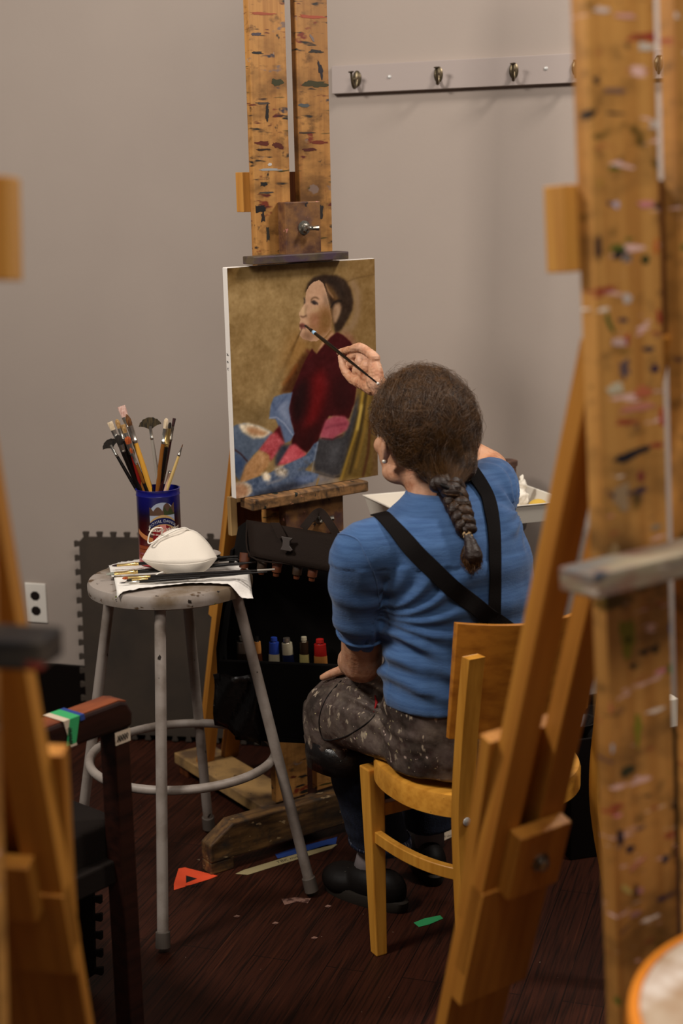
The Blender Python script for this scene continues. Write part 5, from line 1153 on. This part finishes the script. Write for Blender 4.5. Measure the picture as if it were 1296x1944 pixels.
# join both into one mesh
import bmesh
bmj = bmesh.new(); bmj.from_mesh(body); bmj.from_mesh(hand); bj = bpy.data.meshes.new('body'); bmj.to_mesh(bj); bmj.free()
bo = obj('body', bj, M['skin'], pe, smooth=True)
# ears with lobes
for s in (-1, 1):
    er = MB(); c = [H(s*.076, .000, .006), H(s*.088, -.010, .002), H(s*.091, -.014, -.016), H(s*.086, -.006, -.034), H(s*.079, .004, -.046)]
    er.tube(smoothpts(c, 5), interp([.005, .0058, .0055, .0052, .0066], 5), 10); er.ball(H(s*.080, -.002, -.018), (.008, .013, .024), 14, HM)
    em = solid(er, .0018, 3, .5); eo = obj('ear', em, M['skin'], pe, smooth=True)
    obj('earring', MB().ball(H(s*.086, -.004, -.044), .0042, 16), M['pearl'], eo, smooth=True, label='small pearl stud earring')
for s in (-1, 1): obj('eye', MB().ball(H(s*.030, .0835, .008), .0085, 16), M['white_plastic'], pe, smooth=True)

# --- shirt
sh = MB()
loft(sh, [((.235, 2.735, .600), .165, .128, 26), ((.232, 2.733, .64), .163, .125, 27), ((.228, 2.728, .72), .158, .122, 28), ((.224, 2.722, .80), .160, .120, 29), ((.219, 2.716, .88), .166, .118, 31), ((.206, 2.716, .94), .160, .105, 33),
          ((.196, 2.722, .98), .125, .085, 33), ((.192, 2.73, 1.005), .080, .066, 33), ((.190, 2.735, 1.018), .062, .058, 33)])
chain(sh, [(.085, 2.655, .925), (.035, 2.640, .918), (.030, 2.68, .84), (.036, 2.73, .752)], [.066, .059, .057, .052], 18)
sh.tube([(.036, 2.722, .775), (.0375, 2.738, .738)], [.052, .0505], 24)
chain(sh, [(.245, 2.76, .955), (.286, 2.80, .985), (.304, 2.86, 1.000), (.314, 2.935, .994)], [.078, .066, .059, .055], 18)
sh.ball((.27, 2.745, .93), (.09, .085, .08), 18)
shirt = solid(sh, .0048, 10, .7)
sX, sYv = yaw(30)
def fold(p, nn):
    q = p-V3((.07, 2.66, .79)); s = q.dot(sX); z = q.z; r = math.hypot(s, z)
    h = 0
    if p.z < .90 and s > -.01:
        ang = math.atan2(z, s+.02); ph = ang*15+2.2*noise.noise(p*7); f = min(1, r/.06)*max(0, 1-r/.48)
        h += .0062*f*math.sin(ph)*(1 if z > -.14 else .5)
    if p.z < .80: h += .0045*math.sin(p.z*120+6*noise.noise(p*5)+s*9)*max(0, min(1, (.80-p.z)/.1))*max(0, min(1, (p.z-.60)/.05))
    # near the raised shoulder
    q2 = p-V3((.33, 2.80, .97)); r2 = q2.length
    if r2 < .16: h += .0048*math.sin(math.atan2(q2.z, q2.dot(sX))*11+3*noise.noise(p*9))*(1-r2/.16)*min(1, r2/.03)
    # left sleeve wrinkles
    if p.x < .085 and p.z < .90: h += .0026*math.sin(p.z*75+p.x*60+5*noise.noise(p*10))
    h += .0028*noise.noise(p*11)+.0010*noise.noise(p*34)
    return h
displace(shirt, fold)
so_ = obj('shirt', shirt, M['shirt'], pe, smooth=True)
shv = [so_.matrix_basis @ v.co for v in shirt.vertices]; bvh = BVHTree.FromPolygons(shv, [tuple(p.vertices) for p in shirt.polygons])
obj('sleeve_hem', MB().tube([V3((.0375, 2.738, .739))+(V3((1, 0, 0))*math.cos(t)+V3((0, .915, .40)).normalized()*math.sin(t))*.0505 for t in [2*math.pi*i/40 for i in range(40)]], .0035, 8, closed=True), M['shirt'], so_, smooth=True)
obj('collar', MB().tube([V3((.189, 2.734, 1.012))+(sX*math.cos(t)*.062+sYv*math.sin(t)*.058)+V3((0, 0, .006*math.sin(t))) for t in [2*math.pi*i/40 for i in range(40)]], .0042, 8, closed=True), M['shirt'], so_, smooth=True)
def hit(px, py, off=.003):
    d = ray(px, py).normalized(); l, nn, i, ds = bvh.ray_cast(CAM, d)
    if l is None: l, nn, i, ds = bvh.find_nearest(at(px, py, 2.68))
    return l+nn*off, nn
def strap(path, wpx, name):
    P = smoothpts([V3((x, y, 0)) for x, y in path], 7); pts = []; sd = []; ns = []
    for i, q in enumerate(P):
        l, nn = hit(q.x, q.y); pts.append(l); ns.append(nn)
    # smooth the run so that the strap bridges small folds
    for _ in range(4): pts = [pts[0]]+[(pts[i-1]+pts[i]*2+pts[i+1])/4 for i in range(1, len(pts)-1)]+[pts[-1]]; ns = [ns[0]]+[(ns[i-1]+ns[i]+ns[i+1]).normalized() for i in range(1, len(ns)-1)]+[ns[-1]]
    pts = [p+nn*.002 for p, nn in zip(pts, ns)]
    for i in range(len(pts)): sd.append((pts[min(i+1, len(pts)-1)]-pts[max(i-1, 0)]).cross(ns[i]))
    return obj(name, MB().ribbon(pts, sd, ns, wpx, .0022), M['strap'], pe, smooth=50)
strap([(717, 972), (745, 1003), (790, 1050), (840, 1100), (890, 1142), (930, 1172), (975, 1205), (1000, 1225)], .034, 'apron_strap')
strap([(893, 893), (908, 915), (926, 950), (934, 1000), (936, 1060), (936, 1120), (934, 1190), (930, 1250)], .030, 'apron_strap')

def shirt_seam(path):
    pp = [hit(q.x, q.y, .0004)[0] for q in smoothpts([V3((x, y, 0)) for x, y in path], 6)]; obj('seam', MB().tube(pp, .0014, 6), M['shirt'], so_, smooth=True)
shirt_seam([(640, 1014), (660, 1016), (680, 1026), (690, 1046), (703, 1072), (714, 1105), (720, 1145)])
# --- head hair: base cap and strands sweeping to the tie
TIE = V3((.196, 2.668, 1.040))
hc = MB(); hc.ball(H(0, -.014, .014), (.092, .106, .108), 32, HM); hc.ball(H(.012, -.072, -.052), (.066, .052, .052), 24, HM); chain(hc, [H(.012, -.09, -.04), TIE], [.050, .024])
hcm = solid(hc, .005, 6)
# remove the face/ear window
bmh = bmesh.new(); bmh.from_mesh(hcm)
def skinwin(p):
    q = HM.transposed() @ (p-HC); return (q.y > .035 and q.z < .055) or (q.y > -.036+max(0, q.z+.01)*1.6 and q.z < .030 and q.z > -.2 and abs(q.x) > .04) or (q.z < -.045 and q.y > -.055 and abs(q.x) > .03)
hbv = BVHTree.FromBMesh(bmh)
bmesh.ops.delete(bmh, geom=[v for v in bmh.verts if skinwin(v.co)], context='VERTS'); bmh.to_mesh(hcm); bmh.free()
displace(hcm, lambda p, nn: -.004+.003*noise.noise(p*30))
hair = obj('hair', hcm, M['hair_base'], pe, smooth=True)
rh = random.Random(5)
def strands(count, name, rad, lift, fuzz, mt):
    cu = bpy.data.curves.new(name, 'CURVE'); cu.dimensions = '3D'; cu.bevel_depth = rad; cu.bevel_resolution = 0; cu.resolution_u = 1
    tl = HM.transposed() @ (TIE-HC)
    made = 0
    while made < count:
        # start on the hairline or crown
        th = rh.uniform(-1.9, 1.9); up = rh.uniform(-.1, 1.35) if rh.random() < .6 else rh.uniform(-.5, .5)
        d0 = V3((math.sin(th)*math.cos(up), math.cos(th)*math.cos(up), math.sin(up)))
        if d0.y > .45 and d0.z < .45: continue
        if d0.z < .25 and d0.y > -.25+.9*max(0, d0.z): continue
        d1 = V3((tl.x, tl.y, tl.z)).normalized(); rr = 1+rh.uniform(0, lift); n = 15; pts = []; ph = rh.uniform(0, 6.28); fz = rh.uniform(.3, 1)*fuzz
        om = math.acos(max(-1, min(1, d0.dot(d1)))); 
        if om < .35: continue
        wob = rh.uniform(-.06, .06); bad = False
        for k in range(n):
            t = k/(n-1)*rh.uniform(.98, 1.0); d = (d0*math.sin((1-t)*om)+d1*math.sin(t*om))/math.sin(om)
            side = d0.cross(d1).normalized(); d = (d+side*(wob*math.sin(math.pi*t)+.012*math.sin(ph+t*14)*fz*8)).normalized()
            ex = V3((.092*d.x, .106*d.y, .108*d.z)); pull = max(0, (t-.72)/.28)
            base = V3((ex.x, ex.y-.014, ex.z+.014))*1
            p = base*(rr*(1-pull*.0))+V3((0, 0, 0)); p = p.lerp(tl+V3((rh.uniform(-1, 1), rh.uniform(-1, 1), rh.uniform(-1, 1)))*.010, pull**1.5)
            p += V3((noise.noise(V3((ph, t*9, 0))), noise.noise(V3((ph, t*9, 5))), noise.noise(V3((ph, t*9, 9)))))*(.006*fz*(1+3*(rh.random() < .001)))
            wp = HC+HM @ p; dr_ = (wp-HC).normalized(); hl = hbv.ray_cast(HC+dr_*.3, -dr_)
            if hl[0] is not None and (hl[0]-HC).length > (wp-HC).length: wp = hl[0]+dr_*(.001+.004*(rr-1)*14*.1+.002*rh.random())
            pts.append(wp)
            if p.z < .004 and p.y > -.036+max(0, p.z+.01)*1.6: bad = True
        if bad and fuzz < 2: continue
        if bad: continue
        sp = cu.splines.new('POLY'); sp.points.add(n-1)
        for k, p in enumerate(pts): sp.points[k].co = (*p, 1); sp.points[k].radius = .5+.8*math.sin(math.pi*min(1, k/(n-1)+.15))
        made += 1
    o = bpy.data.objects.new('t', cu); C.objects.link(o); dg = bpy.context.evaluated_depsgraph_get(); dg.update(); me = bpy.data.meshes.new_from_object(o.evaluated_get(dg)); bpy.data.objects.remove(o)
    oo = obj(name, me, mt, hair, smooth=True); tag(oo, kind='stuff'); return oo
strands(7000, 'hair_strands', .00042, .08, 2.4, M['hair'])
strands(1300, 'stray_hairs', .0002, .15, 4.5, M['hair'])
# --- braid
bp_px = [(838, 893), (842, 918), (850, 944), (859, 968), (868, 992), (877, 1018)]
bpts = []
for i, (x, y) in enumerate(bp_px):
    l, nn = hit(x, y, .026-.0015*i); bpts.append(l)
bpts[0] = TIE+V3((.002, -.014, -.004)); bpts[1] = (bpts[0]+bpts[2])/2+V3((0, -.006, .004))
BP = smoothpts(bpts, 12); nb = len(BP); br = MB(); rb = random.Random(2); bfine = MB()
for k in range(3):
    pts = []; rad = []
    for i, p in enumerate(BP):
        t = i/(nb-1); ph = t*2*math.pi*3.1+k*2*math.pi/3; d = (BP[min(i+1, nb-1)]-BP[max(i-1, 0)]).normalized(); toc = (CAM-p).normalized(); sx_ = d.cross(toc).normalized(); dn = sx_.cross(d)
        w = .0195*(1-.42*t); pts.append(p+sx_*(w*math.sin(ph))+dn*(.55*w*math.sin(2*ph))); rad.append((.0148*(1-.42*t))*(1+.12*math.sin(ph*3)))
    br.tube(pts, rad, 14)
    for m_ in range(110):
        a = rb.uniform(0, 6.28); f0 = rb.uniform(.9, 1.04); s0 = rb.randrange(0, nb-14); seg = []
        for i in range(s0, s0+14):
            d = (pts[min(i+1, nb-1)]-pts[max(i-1, 0)]).normalized(); x, y = perp(d); aa = a+(i-s0)*.05; seg.append(pts[i]+(x*math.cos(aa)+y*math.sin(aa))*(rad[i]*f0))
        bfine.tube(seg, .00045, 4)
bo_ = obj('braid', br, M['hair_base'], hair, smooth=True); obj('braid_strands', bfine, M['hair'], bo_, smooth=True)['kind'] = 'stuff'
# dark elastic and tan tie
def ringat(c, d, r, rad): x, y = perp(d); return MB().tube([c+(x*math.cos(t)+y*math.sin(t))*r for t in [2*math.pi*i/28 for i in range(28)]], rad, 8, closed=True)
obj('dark_hair_tie', ringat(BP[1], BP[4]-BP[0], .021, .0045), M['base'], bo_, smooth=True)
ld = (BP[-1]-BP[-6]).normalized()
for q in range(4): obj('tan_hair_tie', ringat(BP[-1]+ld*(.002+.0055*q), ld+V3((.25, 0, .1)), .0068, .0029), M['tan_band'], bo_, smooth=True)
te = BP[-1]+ld*.024; l9, n9 = hit(893, 1078, .012)
tm_ = solid(MB().tube(smoothpts([BP[-1], te, (te+l9)/2+V3((.003, -.008, -.002)), l9], 5), interp([.007, .0125, .0185, .008], 5), 14), .003, 3)
displace(tm_, lambda p, nn: .002*noise.noise(p*90)); tf = obj('braid_tuft', tm_, M['hair_base'], bo_, smooth=True)
tfm = MB()
for i in range(260):
    o0 = V3((rb.gauss(0, 1), rb.gauss(0, 1), rb.gauss(0, 1))).normalized(); mid = te*.45+l9*.55
    seg = [te+o0*.009, mid+o0*(.0175+rb.uniform(0, .004)), mid*.4+l9*.6+o0*.0165+V3((rb.gauss(0, .003), rb.gauss(0, .003), 0)), l9+o0*.010+V3((rb.gauss(0, .004), rb.gauss(0, .004), rb.gauss(-.004, .004)))]
    tfm.tube(smoothpts(seg, 3), .0004, 4)
obj('tuft_strands', tfm, M['hair'], tf, smooth=True)['kind'] = 'stuff'

# --- apron / lap
HipL, HipR = V3((.185, 2.775, .530)), V3((.345, 2.865, .530)); KnL, KnR = V3((-.020, 2.985, .485)), V3((.175, 3.195, .485))
ap = MB(); loft(ap, [((.262, 2.765, .462), .185, .135, 27), ((.258, 2.762, .50), .188, .143, 27), ((.245, 2.752, .56), .176, .138, 27), ((.236, 2.742, .63), .166, .126, 27)])
chain(ap, [tuple(HipL), ((HipL+KnL)/2+V3((0, 0, .004))), tuple(KnL)], [.088, .086, .076], 20)
chain(ap, [tuple(HipR), ((HipR+KnR)/2), tuple(KnR)], [.088, .084, .074], 20)
loft(ap, [(KnL+V3((.0, .0, .02)), .074, .074, 30), (KnL+V3((.006, .012, -.05)), .080, .080, 30), (KnL+V3((.018, .02, -.115)), .076, .080, 30)])
chain(ap, [(.20, 2.715, .500), (.115, 2.79, .500), (.035, 2.90, .492)], [.072, .068, .066], 16)
# cloth bridging the lap
ap.ball((HipL+HipR)/2+V3((-.07, .13, -.005)), (.12, .12, .07), 20)
apm = solid(ap, .0052, 8, .7)
def afold(p, nn):
    h = .0045*noise.noise(p*9)+.002*noise.noise(p*26)
    q = p-V3((.075, 2.80, .55)); h += .0045*math.sin(math.atan2(q.z, q.dot(sX))*9+3*noise.noise(p*6))*max(0, 1-q.length/.25)
    if p.z < .42: h += .003*math.sin(math.atan2(p.y-KnL.y, p.x-KnL.x)*9+p.z*20)
    return h if p.z > .458 or p.x < .06 else min(h, 0)
displace(apm, afold)
# seam of the big pocket is a raised line
apo = obj('apron', apm, M['apron'], pe, smooth=True)
av = [apo.matrix_basis @ v.co for v in apm.vertices]; abvh = BVHTree.FromPolygons(av, [tuple(p.vertices) for p in apm.polygons])
def seam(path):
    P = smoothpts([V3((x, y, 0)) for x, y in path], 6); out_ = []
    for q in P:
        l, nn, i, ds = abvh.ray_cast(CAM, ray(q.x, q.y).normalized())
        if l is not None: out_.append(l+nn*.0006)
    if len(out_) > 2: obj('seam', MB().tube(out_, .0013, 6), M['ink'], apo, smooth=True)
seam([(648, 1292), (620, 1325), (606, 1365), (612, 1400), (628, 1405)]); seam([(628, 1405), (660, 1396), (700, 1370), (712, 1356)])
tr_ = []
for x, y in ((712, 1320), (715, 1335), (710, 1352)):
    l, nn, i, ds = abvh.ray_cast(CAM, ray(x, y).normalized())
    if l is not None: tr_.append(l+nn*.0008)
if len(tr_) == 3: obj('red_tear', MB().tube(tr_, [.0012, .0032, .001], 8), mat('red_lining', col(150, 14, 18), .8), apo, smooth=True, label='red cloth showing through a small tear')
hm = MB(); k = 28
for z, rr in ((KnL.z-.060, .0865), (KnL.z-.10, .090), (.356, .089)):
    for j in range(k):
        t = 2*math.pi*j/k; r2 = rr+.003*math.sin(5*t+z*30); hm.v.append(V3((KnL.x+.012+(KnL.z-z)*.08+r2*math.cos(t), KnL.y+.018+r2*math.sin(t), z)))
for i in range(2): hm.f += [(i*k+j, i*k+(j+1) % k, (i+1)*k+(j+1) % k, (i+1)*k+j) for j in range(k)]
o = obj('apron_hem', hm, M['apron_hem'], apo, smooth=True); o.modifiers.new('s', 'SOLIDIFY').thickness = .002

# --- jeans, socks, shoes
AL, AR = V3((.085, 3.055, .135)), V3((.195, 3.20, .115))
jm = MB(); chain(jm, [tuple(HipL), tuple((HipL+KnL)/2), tuple(KnL)], [.070, .066, .058], 16); chain(jm, [tuple(HipR), tuple((HipR+KnR)/2), tuple(KnR)], [.070, .064, .056], 16)
loft(jm, [(KnL, .060, .060, 30), (KnL*.5+AL*.5+V3((0, 0, 0)), .066, .064, 30), (AL+V3((-.012, .02, .0)), .070, .062, 30)]); loft(jm, [(KnR, .058, .058, 30), (KnR*.5+AR*.5, .060, .060, 30), (AR, .062, .058, 30)])
jmm = solid(jm, .0055, 5, .6); displace(jmm, lambda p, nn: .003*noise.noise(V3((p.x*12, p.y*12, p.z*30)))); jo = obj('jeans', jmm, M['denim'], pe, smooth=True)
ck = MB(); k = 28
for z, g in ((.158, 0), (.150, .003), (.128, .004)):
    for j in range(k):
        t = 2*math.pi*j/k; ck.v.append(V3((AL.x-.012+(.070+g)*math.cos(t), AL.y+.018+(.064+g)*math.sin(t), z+.010*math.cos(t-2.8))))
for i in range(2): ck.f += [(i*k+j, i*k+(j+1) % k, (i+1)*k+(j+1) % k, (i+1)*k+j) for j in range(k)]
o = obj('cuff', ck, M['cuff'], jo, smooth=True); o.modifiers.new('s', 'SOLIDIFY').thickness = .002
obj('sock', MB().tube([(.060, 3.075, .15), (.055, 3.075, .10), (.045, 3.075, .055)], [.038, .036, .038], 18), M['sock'], pe, smooth=True)
obj('sock', MB().tube([AR+V3((0, 0, .02)), AR+V3((0, .0, -.05))], [.036, .036], 18), M['sock'], pe, smooth=True)
def shoe(heel, toe):
    heel, toe = V3(heel), V3(toe); d = (toe-heel); L = d.length; d.normalize(); x = V3((d.y, -d.x, 0)); X = lambda s, w, z: heel+d*(s*L)+x*w+V3((0, 0, z))
    e_sh = MB(); so2 = []
    for t in range(40):
        a = 2*math.pi*t/40; s = .5-.5*math.cos(a); w = (.034+.014*s)*math.sin(a)**1 if True else 0; wv = math.copysign(abs(math.sin(a))**.75, math.sin(a))*(.034+.014*s); so2.append((s, wv))
    sl = MB(); 
    for z, g in ((.0, .96), (.006, 1.0), (.024, 1.02), (.028, .98)): sl.v += [X(.5+(s-.5)*g, w*g, z+(.012*max(0, s-.75)*4 if z < .01 else .012*max(0, s-.8)*3)*(1 if z else 0)) for s, w in so2]
    for i in range(3): sl.f += [(i*40+j, i*40+(j+1) % 40, (i+1)*40+(j+1) % 40, (i+1)*40+j) for j in range(40)]
    sl.f += [tuple(range(39, -1, -1)), tuple(120+j for j in range(40))]
    um = MB(); um.ball(X(.76, 0, .034), (.052, .060, .036), 20, Matrix(((x.x, d.x, 0), (x.y, d.y, 0), (0, 0, 1)))); um.ball(X(.22, 0, .045), (.036, .048, .045), 20, Matrix(((x.x, d.x, 0), (x.y, d.y, 0), (0, 0, 1))))
    um.ball(X(.48, 0, .042), (.040, .070, .042), 20, Matrix(((x.x, d.x, 0), (x.y, d.y, 0), (0, 0, 1)))); um = solid(um, .004, 4)
    u = obj('shoe', um, M['shoe'], pe, smooth=True); obj('sole', sl, M['sole'], u, smooth=40)
    for w in (-.024, -.012, 0, .012, .024):
        P = [X(.66+.045*i, w*(1-.05*i), 0) for i in range(4)]; obj('rib', MB().tube([p+V3((0, 0, .072-.004*i-.0002*(w*1000)**2*.06)) for i, p in enumerate(P)], .0014, 6), M['sole'], u, smooth=True)
    return u
shoe((.128, 2.985, 0), (-.052, 3.135, 0)); shoe((.205, 3.11, 0), (.165, 3.34, 0))

# --- the brush in her hand
ti = at(578, 617, 3.3305); en = at(717, 728, 3.004)
brush(ti, en, .012, .030, .0022, .0022, .0034, M['b_dark'], M['black_lacquer'], M['black_lacquer'], 'long black paintbrush held in the painter\'s hand, touching the portrait\'s lips', kind='round')
bt_ = [o for o in bpy.data.objects if o.type == 'EMPTY' and o.name.startswith('paintbrush')][-1]
dd = (en-ti).normalized(); obj('blue_band', MB().tube([ti+dd*.048, ti+dd*.060], .0042, 12), mat('pale_blue_band', col(150, 186, 214), .5), bt_, smooth=True, label='pale blue band')
obj('handle_end', MB().ball(en, .0032, 12), M['white_plastic'], bt_, smooth=True)
